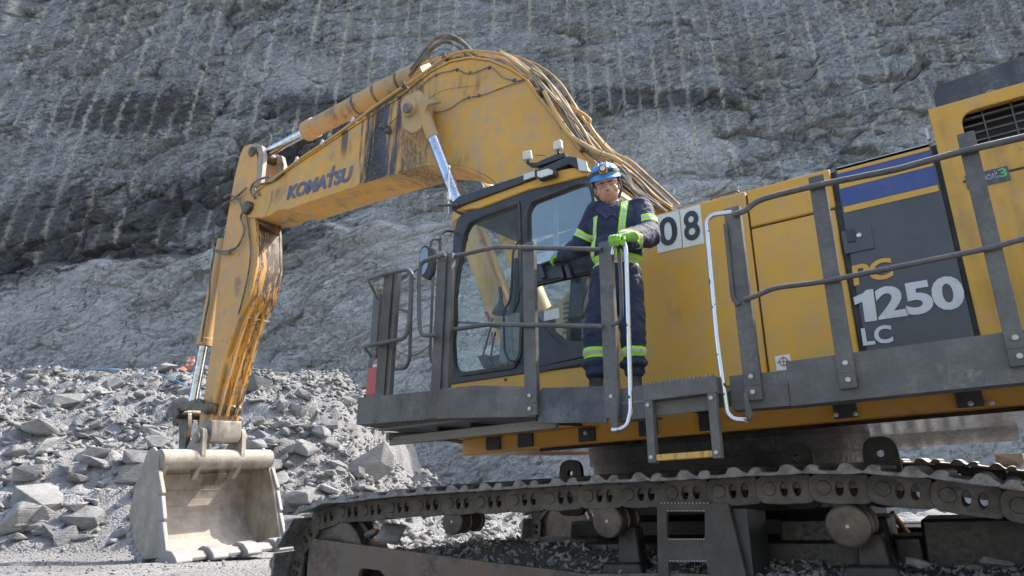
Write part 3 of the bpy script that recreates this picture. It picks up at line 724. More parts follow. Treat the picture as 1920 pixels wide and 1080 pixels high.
# target sticker
sx0 = P(1453, 668, y=BY); sx1 = P(1485, 692, y=BY)
stk = MB().box((sx0.x, BY-0.004, sx1.z), (sx1.x, BY-0.001, sx0.z)).build('sticker', M['sign_white'], EX, smooth=0); tag(stk, 'small white sticker with a red crosshair')
cc = P(1469, 678, y=BY-0.006); q_ = MB()
for i in range(20):
    a = i*math.pi/10; b = (i+1)*math.pi/10
    q_.add([cc+Vector((math.cos(t)*r_, 0, math.sin(t)*r_)) for t, r_ in ((a, .024), (b, .024), (b, .031), (a, .031))], [(0, 1, 2, 3)])
q_.box((cc.x-.042, cc.y, cc.z-.003), (cc.x+.042, cc.y+.001, cc.z+.003)); q_.box((cc.x-.003, cc.y-.0005, cc.z-.036), (cc.x+.003, cc.y+.0012, cc.z+.036))
q_.build('crosshair', M['red_paint'], stk, smooth=0)
# fleet number on two white plates
for (a, b, t, ch) in (((1233, 474), (1279, 465), (1236, 404), '0'), ((1281, 464), (1320, 456), (1281, 392), '8')):
    p0 = P(*a, y=BY-0.006); p1 = P(*b, y=BY-0.006); p3 = P(*t, y=BY-0.006)
    h_ = p3.z-p0.z
    pl = MB().box((p0.x, BY-0.006, p0.z-0.005), (p1.x, BY-0.001, min(p0.z+h_, ZT-0.01))).build('number_plate', M['sign_white'], EX, smooth=0)
    w_ = p1.x-p0.x
    text_on('digit', ch, Vector((p0.x+w_*0.12, BY-0.007, p0.z+h_*0.12)), Vector((p1.x-w_*0.12, BY-0.007, p0.z+h_*0.12)), Vector((p0.x+w_*0.12, BY-0.007, p0.z+h_*0.90)), M['letter_black'], pl, bold=0.02, lift=0.002)
# hood roof trim: lifting eyes, grab handle, caps
for px, py in ((1518, 318), (1455, 337)):
    p = P(px, py, y=BY+0.25); MB().tube(curve([Vector((p.x-.035, p.y, ZT)), Vector((p.x-.03, p.y, ZT+.05)), Vector((p.x, p.y, ZT+.07)), Vector((p.x+.03, p.y, ZT+.05)), Vector((p.x+.035, p.y, ZT))], 4), 0.008, 6).build('lifting_eye', M['pipe_yellow'], EX)
hx0 = P(1333, 373, y=BY+0.1).x; hx1 = P(1385, 358, y=BY+0.1).x
MB().tube(fillet([(hx0, BY+.1, ZT), (hx0, BY+.1, ZT+.07), (hx1, BY+.1, ZT+.07), (hx1, BY+.1, ZT)], .03), .010, 8).build('grab_handle', M['rail_steel'], EX)
MB().lathe((P(1450, 340, y=BY+.5).x, BY+.5, ZT), (0, 0, 1), [(0, .16), (.03, .16), (.05, .13)], 24).build('filler_cap', M['body_yellow'], EX)
# thin post by the door top
MB().cyl(P(1743, 262, y=BY+.06), P(1743, 262, y=BY+.06)+Vector((0, 0, .09)), .014).build('door_stay', M['white_edge'], EX)

# ---- tall rear housing with the radiator opening ---------------------------
tz1 = P(1745, 205, y=BY).z; tx0 = xt+0.005
grl = [(P(*q, y=BY).x, P(*q, y=BY).z) for q in ((1806, 252), (1812, 225), (1840, 205), (1925, 178), (2120, 120), (2150, 200), (1925, 255), (1850, 275), (1818, 270))]
zc0 = P(1806, 240, y=BY); gx0 = zc0.x; gz1 = P(1860, 197, y=BY).z; gz0 = P(1860, 274, y=BY).z
outer = [(tx0, 2.0), (2.0, 2.0), (2.0, tz1), (tx0, tz1)]
inner = roundpoly([(gx0, gz0), (gx0+0.95, gz0), (gx0+0.95, gz1), (gx0, gz1)], 0.09, 5)
rh = plate('rear_housing', [outer, inner], BY-0.01, 0.03, M['body_yellow'], EX, bev=0.006)
MB().box((tx0, BY+0.02, tz1-0.02), (2.0, BY+3.6, tz1)).build('housing_roof', M['body_yellow'], EX, bevel=0.006)
MB().box((tx0, BY+0.021, 2.0), (tx0+0.02, BY+3.6, tz1-0.021)).box((1.98, BY+0.021, 2.0), (2.0, BY+3.6, tz1-0.021)).build('housing_wall', M['body_yellow'], EX)
MB().box((tx0+0.03, BY+0.16, 2.0), (1.95, BY+0.18, tz1-0.03)).build('radiator_core', M['black_grease'], EX)
gb = MB()
for i in range(5):
    z = gz0+0.01+(gz1-gz0)*(i+0.3)/5; gb.box((gx0-0.03, BY+0.05, z), (gx0+1.0, BY+0.075, z+0.012))
for i in range(6): gb.box((gx0+0.07+i*0.16+0.05, BY+0.04, gz0-0.03), (gx0+0.078+i*0.16+0.05, BY+0.049, gz1+0.03))
gb.build('grille_bar', M['rail_steel'], EX)
zgap = P(1880, 325, y=BY).z
MB().box((tx0+0.10, BY-0.0125, zgap-0.008), (2.0, BY-0.0105, zgap+0.008)).build('panel_gap', M['black_grease'], EX, smooth=0)
# air box on the housing roof
bx0 = P(1749, 175, y=BY+0.15).x
top = roundpoly([(bx0, tz1), (bx0, tz1+0.235), (bx0+1.3, tz1+0.30), (bx0+1.3, tz1)], [0.001, 0.09, 0.09, 0.001], 5)
MB().prism(top, BY+0.12, BY+1.6).build('air_intake_box', M['dark_plate'], EX, bevel=0.012)
px_ = P(1830, 122, y=BY+0.3).x; MB().prism(roundpoly([(px_, tz1+0.25), (px_+0.06, tz1+0.30), (bx0+1.2, tz1+0.345), (bx0+1.2, tz1+0.25)], .03, 3), BY+.3, BY+1.2).build('air_intake_lid', M['dark_plate'], EX, bevel=0.01)
p = P(1855, 165, y=BY+.05); MB().tube(curve([Vector((p.x-.025, p.y, tz1)), Vector((p.x-.02, p.y, tz1+.03)), Vector((p.x, p.y, tz1+.04)), Vector((p.x+.02, p.y, tz1+.03)), Vector((p.x+.025, p.y, tz1))], 4), .006, 6).build('lifting_eye', M['pipe_yellow'], EX)
# sticker with text
sa = P(1848, 345, y=BY-0.012); sb = P(1895, 335, y=BY-0.012); sc_ = P(1842, 325, y=BY-0.012)
hgt = P(1892, 316, y=BY-.012).z - sb.z+0.01
tk = MB().box((sa.x-.10, BY-0.016, sa.z-0.012), (sb.x, BY-0.0105, sa.z+0.088)).build('sticker', M['dark_plate'], EX, smooth=0); tag(tk, 'dark sticker with coloured lettering')
text_on('lettering', 'ecot', Vector((sa.x-.06, BY-.017, sa.z+.018)), Vector((sa.x+.075, BY-.017, sa.z+.018)), Vector((sa.x-.06, BY-.017, sa.z+.075)), M['sign_white'], tk, bold=.03, lift=.001)
text_on('lettering', 'ecot', Vector((sa.x-.058, BY-.0175, sa.z+.020)), Vector((sa.x+.073, BY-.0175, sa.z+.020)), Vector((sa.x-.058, BY-.0175, sa.z+.073)), M['purple_sticker'], tk, bold=0.0, lift=.0025)
text_on('lettering', '3', Vector((sa.x+.08, BY-.017, sa.z+.016)), Vector((sa.x+.125, BY-.017, sa.z+.016)), Vector((sa.x+.08, BY-.017, sa.z+.078)), M['green_sticker'], tk, bold=.03, lift=.002)
MB().prism(roundpoly([(2.0, 1.75), (3.3, 2.0), (3.3, 3.4), (2.0, 3.5)], .25, 5), BY-0.1, BY+3.75).build('counterweight', M['body_yellow'], EX, bevel=0.05)

paint('walk_grey', (0.17, 0.17, 0.155), 0.6, 0.3, 0.1, 0.6, dustcol=(0.26, 0.25, 0.225))
# ---- walkway -----------------------------------------------------------------
def kick(name, pts, mat, t=0.012, lab=None, flange=0.10):
    """pts: (x, y, z_bottom, z_top) along the edge; vertical plate with an inward lower flange"""
    m = MB(); n = len(pts)
    out_b = [Vector((a, b, c)) for a, b, c, d in pts]; out_t = [Vector((a, b, d)) for a, b, c, d in pts]
    inn = Vector((0, t, 0)); fl = Vector((0, flange, 0))
    V = out_b + out_t + [v+inn for v in out_t] + [v+inn for v in out_b] + [v+fl+Vector((0, 0, t)) for v in out_b] + [v+fl for v in out_b]
    F = []
    for i in range(n-1):
        for a, b in ((0, 1), (1, 2), (2, 3)): F.append((a*n+i, a*n+i+1, b*n+i+1, b*n+i))
        F.append((3*n+i, 3*n+i+1, 4*n+i+1, 4*n+i)); F.append((4*n+i, 4*n+i+1, 5*n+i+1, 5*n+i)); F.append((5*n+i, 5*n+i+1, i+1, i))
    F += [(0, n, 2*n, 3*n), (n-1, 4*n-1, 3*n-1, 2*n-1), (0, 3*n, 4*n, 5*n), (n-1, 6*n-1, 5*n-1, 4*n-1)]
    m.add(V, F); o = m.build(name, M[mat], EX, smooth=20)
    if lab: tag(o, lab)
    return o
kick('walkway_edge', [(-0.945, RAILY, 1.735, 1.985), (2.0, RAILY, 1.735, 1.985)], 'grey_steel')
kick('walkway_edge', [(-1.27, RAILY-.0, 1.745, 1.945), (-0.949, RAILY, 1.737, 1.935)], 'grey_steel')
kick('walkway_edge', [(-2.04, RAILY+.02, 1.76, 1.955), (-1.75, RAILY+.02, 1.755, 1.965)], 'grey_steel')
e0 = P(1009, 793, y=RAILY); e1 = P(1138, 793, y=RAILY)
vs_ = [(P(a, b, y=RAILY).x, P(a, b, y=RAILY).z) for a, b in ((1009, 793), (1009, 738), (1016, 727), (1134, 724), (1138, 793))]
plate('walkway_edge', [vs_], RAILY, 0.012, M['dark_plate'], EX, bev=0.002)
# cab platform, cranked in steps towards the front
cy_ = lambda px: RAILY - 0.02 - 0.18*max(0, min(1, (1005-px)/340))
lp = []
for px, pb, pt in ((668, 796, 746), (725, 792, 741), (806, 786, 733), (843, 784, 727), (893, 783, 723), (1004, 781, 725)):
    a = P(px, pb, y=cy_(px)); b = P(px, pt, y=cy_(px)); lp.append((a.x, a.y, a.z, b.z))
kick('walkway_edge', lp, 'grey_steel', lab='cranked grey edge plate of the platform below the cab')
front_x = lp[0][0]
MB().box((front_x, cy_(668)+.002, lp[0][2]), (front_x+.012, 6.1, lp[0][3])).build('walkway_edge', M['grey_steel'], EX)
a = P(678, 798, y=4.05); b = P(1003, 783, y=4.2); zt_ = 1.865
MB().box((front_x+.06, 4.21, zt_-.095), (-2.52, 4.25, zt_-.03)).build('platform_beam', M['walk_grey'], EX, bevel=.004)
MB().sbox((front_x+.06, 4.17, zt_-.06), (front_x+.09, 5.9, zt_), K).build('platform_beam', M['walk_grey'], EX)
MB().sbox((front_x+.015, 4.12, 1.875), (-2.62, 5.0, 1.89), K).build('walkway_deck', M['walk_grey'], EX)
MB().sbox((-2.615, RAILY+.015, 1.855), (2.0, BY, 1.870), K).build('walkway_deck', M['walk_grey'], EX)
# boarding step under the platform opening
st = MB()
xa, xb = P(1210, 725, y=3.98).x, P(1345, 712, y=3.98).x; za, zb = 1.83, 1.925
st.box((xa, 3.94, zb-0.10), (xb, 4.10, zb)); st.box((xa+.02, 4.0, za-.09), (xb-.02, 4.012, zb-.10))
step = st.build('boarding_step', M['grey_steel'], EX, bevel=0.004)
tm = MB()
for i in range(18): c = xa+(xb-xa)*(i+.5)/18; tm.prism([(c-.008, zb), (c+.008, zb), (c, zb+.010)], 3.942, 3.948)
tm.build('tread_teeth', M['grey_steel'], step, smooth=0)
zl = P(1275, 862, y=3.97).z
for a_ in (xa+.005, xb-.055): MB().box((a_, 3.935, zl-.01), (a_+.05, 3.985, zb-.101)).build('hanger', M['rail_steel'], step, bevel=.004)
MB().box((xa+.056, 3.94, zl), (xb-.056, 3.98, zl+.035)).build('rung', M['body_yellow'], step, bevel=.003)
for x in (xa+.03, xb-.03):
    for z in (zl+.02, zb-.13): MB().lathe((x, 3.934, z), (0, -1, 0), [(0, .012), (.010, .012), (.013, .005)], 8).build('bolt', M['bolt_steel'], step)

# ---- guard rails -------------------------------------------------------------
def post(name, top_px, bot_px, wpx, y=RAILY-.03, mat='rail_steel', foot=True, twist=0):
    a = P(*top_px, y=y); b = P(*bot_px, y=y); c = P(top_px[0]+wpx, top_px[1], y=y); w_ = c.x-a.x
    x0 = (a.x+b.x)/2; m = MB(); t = .008
    prof = [(0, 0), (w_, 0), (w_, .045), (w_-t, .045), (w_-t, t), (t, t), (t, .045), (0, .045)]
    rings = []
    for z, dx in ((b.z, b.x-x0), (a.z, a.x-x0)):
        rings.append([Vector((x0+dx*0.6+u*math.cos(twist)-v*math.sin(twist), y+v*math.cos(twist)+u*math.sin(twist), z)) for u, v in prof])
    m.ring_tube(rings); o = m.build(name, M[mat], EX, smooth=0, bevel=.003)
    if foot:
        for dz in (.045, .135): MB().lathe((x0+w_/2, y-.001, b.z+dz), (0, -1, 0), [(0, .014), (.010, .014), (.014, .006)], 10).build('bolt', M['bolt_steel'], o)
        MB().box((x0+.002, y-.004, b.z+.086), (x0+w_-.002, y-.001, b.z+.092)).build('weld_seam', M['grey_steel'], o)
    return o
post('rail_post', (978, 457), (985, 780), 21)
post('rail_post', (1122, 455), (1134, 785), 24, y=RAILY-.03)
post('rail_post', (1356, 392), (1398, 752), 30)
post('rail_post', (1516, 333), (1574, 730), 30)
post('rail_post', (1795, 252), (1893, 688), 35)
yl = cy_(820)-.03
post('rail_post', (822, 477), (803, 784), 13, y=yl, foot=False, twist=0.5); post('rail_post', (833, 477), (821, 784), 15, y=yl+.05, foot=False)
yd = cy_(720)-.03
post('rail_post', (722, 507), (697, 790), 12, y=yd, foot=False, twist=0.5); post('rail_post', (733, 505), (708, 792), 15, y=yd+.05, foot=False)
post('rail_post', (700, 553), (686, 742), 12, y=4.75, foot=False); post('rail_post', (733, 575), (722, 735), 9, y=4.95, foot=False)
def rail(name, pts, r=.017, mat='rail_steel', bend=.05, n=10):
    return MB().tube(fillet(pts, bend), r, n).build(name, M[mat], EX, smooth=60)
ry = RAILY-.05
rail('top_rail', [P(a, b, y=ry) for a, b in ((1128, 468), (930, 463), (855, 480), (826, 488))])
rail('mid_rail', [P(a, b, y=ry) for a, b in ((1130, 612), (915, 608), (838, 620), (820, 624))])
rail('top_rail', [P(a, b, y=ry) for a, b in ((1374, 402), (1395, 397), (1420, 376), (1455, 366), (1520, 350), (1680, 318), (1800, 285), (1925, 256), (2150, 200))], r=.018)
rail('mid_rail', [P(a, b, y=ry) for a, b in ((1395, 562), (1418, 555), (1450, 540), (1540, 529), (1700, 497), (1860, 464), (1925, 446), (2150, 395))], r=.015)
rail('top_rail', [P(a, b, y=cy_(800)-.05) for a, b in ((835, 477), (806, 485), (789, 493), (786, 520), (786, 600), (789, 630), (820, 628))], bend=.06)
rail('top_rail', [P(a, b, y=cy_(730)-.05) for a, b in ((690, 524), (728, 512), (763, 505), (772, 512), (770, 560), (767, 610), (760, 634), (735, 640), (682, 650))], bend=.05)
rail('gate_bar', [P(a, b, y=4.3) for a, b in ((772, 540), (768, 672), (762, 690), (740, 692), (728, 688))], bend=.04, r=.015)
rail('gate_bar', [P(690, 524, y=cy_(690)-.05), P(708, 560, y=4.7)], r=.013); rail('gate_bar', [P(682, 650, y=cy_(690)-.05), P(696, 668, y=4.7)], r=.013)
rail('gate_bar', [P(732, 575, y=4.6), P(768, 585, y=4.2)], r=.014)
rail('gate_bar', [P(812, 520, y=4.3), P(806, 665, y=4.3), P(810, 680, y=4.3)], r=.012)
# boarding grab rails: black inner one and the worn chrome ones
rail('grab_rail', [P(a, b, y=4.02) for a, b in ((1150, 456), (1160, 462), (1164, 520), (1166, 590), (1162, 604), (1146, 610))], r=.014, bend=.04)
gr1 = rail('grab_rail', [P(a, b, y=3.99) for a, b in ((1148, 478), (1152, 456), (1160, 449), (1170, 452), (1174, 470), (1178, 600), (1181, 700), (1183, 770), (1176, 798), (1160, 806), (1148, 806))], r=.0155, mat='worn_tube', bend=.03, n=12)
gr2 = rail('grab_rail', [P(a, b, y=4.0) for a, b in ((1372, 398), (1335, 403), (1324, 415), (1330, 480), (1345, 640), (1359, 740), (1364, 775), (1376, 786), (1400, 788))], r=.015, mat='worn_tube', bend=.04, n=12)
rail('grab_rail', [P(a, b, y=4.06) for a, b in ((1360, 420), (1362, 440), (1370, 520), (1374, 560), (1386, 572))], r=.013, bend=.03)
plate('grab_rail_lug', [XZ([(1146, 744), (1156, 748), (1158, 806), (1146, 810), (1141, 770)], 4.0)], 4.0, .012, M['rail_steel'], EX)
plate('grab_rail_lug', [XZ([(1393, 736), (1398, 736), (1412, 776), (1406, 790), (1398, 780)], 4.02)], 4.02, .012, M['rail_steel'], EX)
# chain across the gap
ch = []; c0_, c1_ = P(735, 648, y=4.25), P(805, 648, y=4.25); cm = MB()
for i in range(26):
    t = i/25; p = c0_.lerp(c1_, t) - Vector((0, 0, .09*math.sin(math.pi*t)))
    q = c0_.lerp(c1_, (i+1)/25) - Vector((0, 0, .09*math.sin(math.pi*(i+1)/25))); d = (q-p)*0.5
    cm.tube([p-d*1.05, p+d*1.05], .0042, 5)
cm.build('safety_chain', M['rail_steel'], EX)

# ---- cab ---------------------------------------------------------------------
cab_out = [(836, 722), (836, 704), (833, 650), (834, 632), (843, 570), (846, 511), (850, 441), (856, 412), (866, 402), (971, 352), (1020, 335), (1090, 314), (1104, 318), (1112, 340), (1118, 500), (1112, 685), (1000, 698)]
door_win = [(853, 683), (850, 640), (854, 600), (853, 560), (858, 518), (872, 440), (882, 420), (900, 411), (972, 384), (975, 572), (973, 662), (962, 684), (868, 697), (858, 694)]
up_win = [(991, 395), (1000, 380), (1090, 346), (1101, 348), (1106, 358), (1114, 400), (1114, 466), (1003, 497), (992, 490)]
low_win = [(1001, 536), (1112, 511), (1102, 628), (1090, 639), (1062, 639), (1010, 598), (1001, 588)]
CO = XZ(cab_out, CY); W1 = roundpoly(XZ(door_win, CY), .03, 2); W2 = roundpoly(XZ(up_win, CY), .03, 2); W3 = roundpoly(XZ(low_win, CY), .03, 2)
cabs = plate('cab_side', [CO, W1, W2, W3], CY, .05, M['cab_black'], EX, bev=.008)
tag(cabs, 'black framed cab side with three windows')
def scaled(lp, d):
    c = Vector((sum(p[0] for p in lp)/len(lp), sum(p[1] for p in lp)/len(lp)))
    return [tuple(Vector(p)+(Vector(p)-c).normalized()*d) for p in lp]
for w_, nm, d in ((W1, 'door_seal', .045), (W2, 'window_seal', .04)):
    plate(nm, [scaled(w_, d), scaled(w_, .006)], CY-.016, .018, M['rubber'], cabs, bev=.006)
fr_ = XZ([(984, 392), (994, 372), (1092, 336), (1108, 342), (1114, 362), (1122, 400), (1122, 480), (1000, 512), (1000, 700), (985, 704)], CY)
def pane(name, lp, y, mat, parent):
    n_ = len(lp); m = MB(); m.add([Vector((a, y, b)) for a, b in lp] + [Vector((a, y+.005, b)) for a, b in lp],
        [tuple(range(n_)), tuple(reversed(range(n_, 2*n_)))] + [(i, (i+1) % n_, (i+1) % n_+n_, i+n_) for i in range(n_)])
    return m.build(name, M[mat], parent, smooth=0)
pane('window_pane', scaled(W1, .01), CY+.02, 'cab_glass', cabs); pane('window_pane', scaled(W2, .01), CY+.02, 'rear_glass', cabs); pane('window_pane', scaled(W3, .01), CY+.02, 'cab_glass', cabs)
CW = 1.10  # cab width
cx0 = min(p[0] for p in CO); cx1 = max(p[0] for p in CO); cz0 = min(p[1] for p in CO); cz1 = max(p[1] for p in CO)
# far cab wall with its own windows
KC = K*CW
far = [(cx0+.02, cz0), (cx1-.02, cz0), (cx1-.02, cz1-.04), (cx0+.10, cz1-.18), (cx0+.02, cz0+1.0)]
fw1 = [(cx0+.09, cz0+.08), (cx0+.80, cz0+.10), (cx0+.80, cz1-.24), (cx0+.17, cz1-.30), (cx0+.09, cz0+1.0)]
fw2 = [(cx0+.88, cz0+.35), (cx1-.12, cz0+.35), (cx1-.12, cz1-.16), (cx0+.88, cz1-.20)]
far, fw1, fw2 = [[(a, b+KC) for a, b in q] for q in (far, fw1, fw2)]
cf = plate('cab_side', [far, roundpoly(fw1, .05, 3), roundpoly(fw2, .05, 3)], CY+CW, .05, M['cab_black'], EX, bev=.005)
pane('window_pane', fw1, CY+CW+.02, 'cab_glass', cf); pane('window_pane', fw2, CY+CW+.02, 'cab_glass', cf)
# corner pillars, floor, rear wall, roof
MB().tube(curve([(cx0+.02, CY+CW-.02, cz0), (cx0+.02, CY+CW-.02, cz0+1.0), (cx0+.10, CY+CW-.02, cz1-.2)], 4), .04, 8).build('cab_pillar', M['cab_black'], EX)
MB().box((cx0+.03, CY+.055, cz0), (cx1-.03, CY+CW-.005, cz0+.06)).build('cab_floor', M['cab_black'], EX)
rw = MB().box((cx1-.07, CY+.055, cz0+.065), (cx1-.02, CY+CW-.005, cz0+.75)).box((cx1-.07, CY+.055, cz1-.2), (cx1-.02, CY+CW-.005, cz1-.06)).box((cx1-.07, CY+.055, cz0+.752), (cx1-.02, CY+.12, cz1-.202)).box((cx1-.07, CY+CW-.08, cz0+.752), (cx1-.02, CY+CW-.005, cz1-.202))
rw.build('cab_rear_wall', M['cab_black'], EX)
rp = XZ([(845, 432), (852, 396), (862, 386), (905, 366), (985, 336), (1060, 318), (1096, 312), (1110, 330), (1096, 334), (990, 358), (900, 392), (870, 408)], CY)
roof_in = [(a, b) for a, b in rp]
MB().prism([(rp[1][0]+.02, rp[1][1]-.005), *[(a, b) for a, b in rp[2:8]], (rp[8][0], rp[8][1]+.01), *[(a, b) for a, b in rp[9:11]]], CY-.02, CY+CW+.02, shear=K).build('cab_roof', M['body_yellow'], EX, bevel=.015)
MB().prism([(cx0+.12, P(880, 385, y=CY).z-.08), (cx1-.05, cz1-.12), (cx1-.05, cz1-.08), (cx0+.12, P(880, 385, y=CY).z-.05)], CY+.055, CY+CW-.01, shear=K).build('cab_ceiling', M['cab_black'], EX)
vis = XZ([(848, 395), (848, 380), (862, 368), (1000, 323), (1068, 293), (1084, 296), (1104, 320), (1084, 318), (1068, 308), (1000, 336), (868, 384)], CY-.04)
MB().prism(vis, CY-.05, CY+.10).build('roof_guard', M['cab_black'], EX, bevel=.006)
MB().prism(XZ([(1082, 296), (1100, 303), (1104, 322), (1086, 320)], CY-.055), CY-.062, CY-.052).build('roof_guard_end', M['white_plastic'], EX)
MB().prism(XZ([(862, 380), (868, 372), (1070, 300), (1080, 305)], CY+.1), CY+.101, CY+CW+.05, shear=K).build('roof_guard_mesh', M['cab_black'], EX)
# roof lamp and label, seen above the door
p0, p1, p3 = P(982, 333, y=CY-.075), P(1005, 323, y=CY-.075), P(983, 323, y=CY-.075)
MB().prism(XZ([(982, 338), (982, 327), (1003, 320), (1005, 330)], CY-.056), CY-.058, CY-.051).build('sticker', M['white_plastic'], EX, smooth=0)
lampm = MB().prism(roundpoly(XZ([(1004, 333), (1003, 320), (1030, 312), (1041, 318), (1041, 328), (1012, 337)], CY-.1), .012, 3), CY-.11, CY-.05).build('roof_lamp', M['rubber'], EX)
MB().prism(roundpoly(XZ([(1008, 331), (1007, 322), (1028, 316), (1037, 320), (1036, 326), (1014, 333)], CY-.115), .01, 3), CY-.118, CY-.111).build('lens', M['lamp_glass'], lampm)
# yellow sill under the cab
sill = XZ([(834, 735), (836, 712), (1000, 693), (1110, 678), (1130, 676), (1130, 735)], CY+.012)
MB().prism([(cx0-.01, 1.91), (cx0-.01, sill[1][1]+.02), (xf, sill[4][1]+.05), (xf, 1.91)], CY+.012, CY+CW).build('cab_base', M['body_yellow'], EX, bevel=.006)
MB().box((cx0-.018, CY-.01, sill[1][1]+.03), (cx0-.002, CY+.04, sill[1][1]+.42)).build('pillar_trim', M['body_yellow'], EX, bevel=.003)
for px, py in ((948, 712), (842, 724)):
    MB().lathe(P(px, py, y=CY+.011), (0, -1, 0), [(0, .014), (.004, .014), (.004, .007)], 12).build('bolt', M['black_grease'], EX)
# door furniture
MB().tube(fillet([P(a, b, y=CY-.04) for a, b in ((975, 448), (962, 470), (958, 560), (944, 585), (946, 660), (955, 678), (972, 676))], .05), .010, 8).build('door_handle', M['cab_black'], EX)
MB().tube(fillet([P(a, b, y=CY-.05) for a, b in ((1004, 497), (1012, 497), (1034, 489), (1070, 478), (1104, 470))], .02), .011, 8).build('door_grip', M['cab_black'], EX)
for px in (1012, 1048, 1062):
    MB().prism(XZ([(px-4, 499), (px+3, 495), (px+10, 520), (px+2, 522)], CY-.05), CY-.055, CY-.005).build('grip_bracket', M['cab_black'], EX)
plate('door_skin', [roundpoly(XZ([(1001, 604), (1012, 606), (1048, 644), (1062, 650), (1098, 648), (1098, 668), (1000, 690)], CY-.012), .02, 2)], CY-.012, .012, M['cab_black'], EX, bev=.003)
plate('door_skin', [roundpoly(XZ([(1002, 516), (1116, 486), (1116, 506), (1002, 530)], CY-.014), .01, 2)], CY-.014, .014, M['cab_black'], EX, bev=.004)
plate('door_skin', [XZ([(998, 690), (1112, 668), (1112, 678), (998, 700)], CY-.012)], CY-.012, .012, M['cab_black'], EX, bev=.003)
# curtain-like window rail inside the rear window, and a sticker in the lower one
MB().box((P(1038, 420, y=CY+.05).x, CY+.04, P(1038, 484, y=CY+.05).z), (P(1046, 420, y=CY+.05).x, CY+.055, P(1040, 366, y=CY+.05).z)).build('sash_bar', M['rail_steel'], EX)
MB().prism(XZ([(1020, 602), (1020, 583), (1048, 577), (1049, 596)], CY+.014), CY+.0145, CY+.018).build('sticker', M['white_plastic'], EX, smooth=0)
# cab interior
q = P(968, 640, y=5.45)
sx = q.x
MB().prism(roundpoly([(sx-.12, 2.62), (sx+.42, 2.55), (sx+.42, 3.06), (sx+.02, 3.10), (sx-.10, 2.98)], .05, 3), 5.32, 5.50).build('console', M['console_grey'], EX, bevel=.02)
MB().prism(roundpoly([(sx+.10, 2.5), (sx+.62, 2.5), (sx+.62, 2.75), (sx+.10, 2.75)], .05, 3), 5.51, 5.9).prism(roundpoly([(sx+.50, 2.76), (sx+.66, 2.76), (sx+.72, 3.55), (sx+.60, 3.62)], .05, 3), 5.52, 5.9).build('seat', M['rubber'], EX, bevel=.03)
j0 = P(938, 588, y=5.42)
MB().lathe(j0, (0.05, 0, 1), [(0, .085), (.03, .075), (.07, .045), (.11, .028), (.16, .018)], 14).build('joystick_boot', M['rubber'], EX)
j1 = j0+Vector((.01, 0, .15)); MB().tube(curve([j1, j1+Vector((-.005, 0, .05)), j1+Vector((-.012, 0, .10)), j1+Vector((-.015, 0, .125))], 3), .02, 10, rs=None).build('joystick', M['rubber'], EX)
lk = MB().tube([P(918, 612, y=5.3), P(922, 596, y=5.3)], .02, 8); lk.build('lock_lever', M['console_grey'], EX)
MB().tube([P(911, 586, y=5.29), P(918, 600, y=5.29)], .017, 8).build('lever_knob', M['red_paint'], EX)
MB().tube([P(922, 622, y=5.28), P(924, 648, y=5.28)], .008, 6).build('lever_tag', M['red_paint'], EX)
for (a, b) in (((921, 612), (905, 668)), ((929, 622), (920, 668))):
    MB().tube([P(*a, y=5.5), P(*b, y=5.5)], .009, 8).build('travel_lever', M['rubber'], EX)
for px in (900, 925): MB().prism(XZ([(px-6, 668), (px+10, 664), (px+24, 684), (px+6, 690)], 5.45), 5.45, 5.56).build('pedal', M['rubber'], EX, bevel=.006)
MB().tube(fillet([P(a, b, y=CY+.06) for a, b in ((866, 425), (878, 428), (876, 452), (866, 455))], .02), .008, 8).build('grab_handle', M['cab_black'], EX)
MB().tube(fillet([P(a, b, y=CY+CW-.06) for a, b in ((850, 604), (900, 606), (975, 625))], .1), .014, 8).build('window_bar', M['cab_black'], EX)
gp_ = XZ([(975, 612), (1000, 596), (1112, 519), (1200, 480), (1200, 720), (975, 720)], 6.30)
fg = MB().prism(gp_, 6.30, 6.58, shear=K).build('front_housing', M['body_yellow'], EX, bevel=.01)
for i in range(7):
    y_ = 562+i*9; MB().prism(XZ([(1056, y_+6), (1092, y_-2), (1092, y_+2), (1056, y_+10)], 6.295), 6.292, 6.299).build('louvre', M['black_grease'], fg, smooth=0)
# mirror on its bracket
my = 4.55
mr_ = empty
mo = XZ([(786, 478), (790, 462), (798, 458), (812, 466), (814, 486), (811, 512), (803, 525), (792, 520), (783, 508)], my)
mir = plate('mirror', [roundpoly(mo, .03, 3)], my, .05, M['rubber'], EX, bev=.015)
mi = XZ([(788, 480), (791, 467), (799, 463), (803, 470), (802, 500), (794, 516), (787, 508)], my-.002)
MB().prism(roundpoly(mi, .02, 3), my-.004, my-.001).build('mirror_glass', M['mirror_glass'], mir)
rail('mirror_arm', [P(806, 465, y=4.6), P(810, 449, y=4.6), P(824, 449, y=4.7), P(825, 440, y=4.75), P(836, 433, y=4.85), P(850, 434, y=4.98)], r=.012, bend=.03)
rail('mirror_arm', [P(825, 470, y=4.72), P(825, 446, y=4.72)], r=.014)
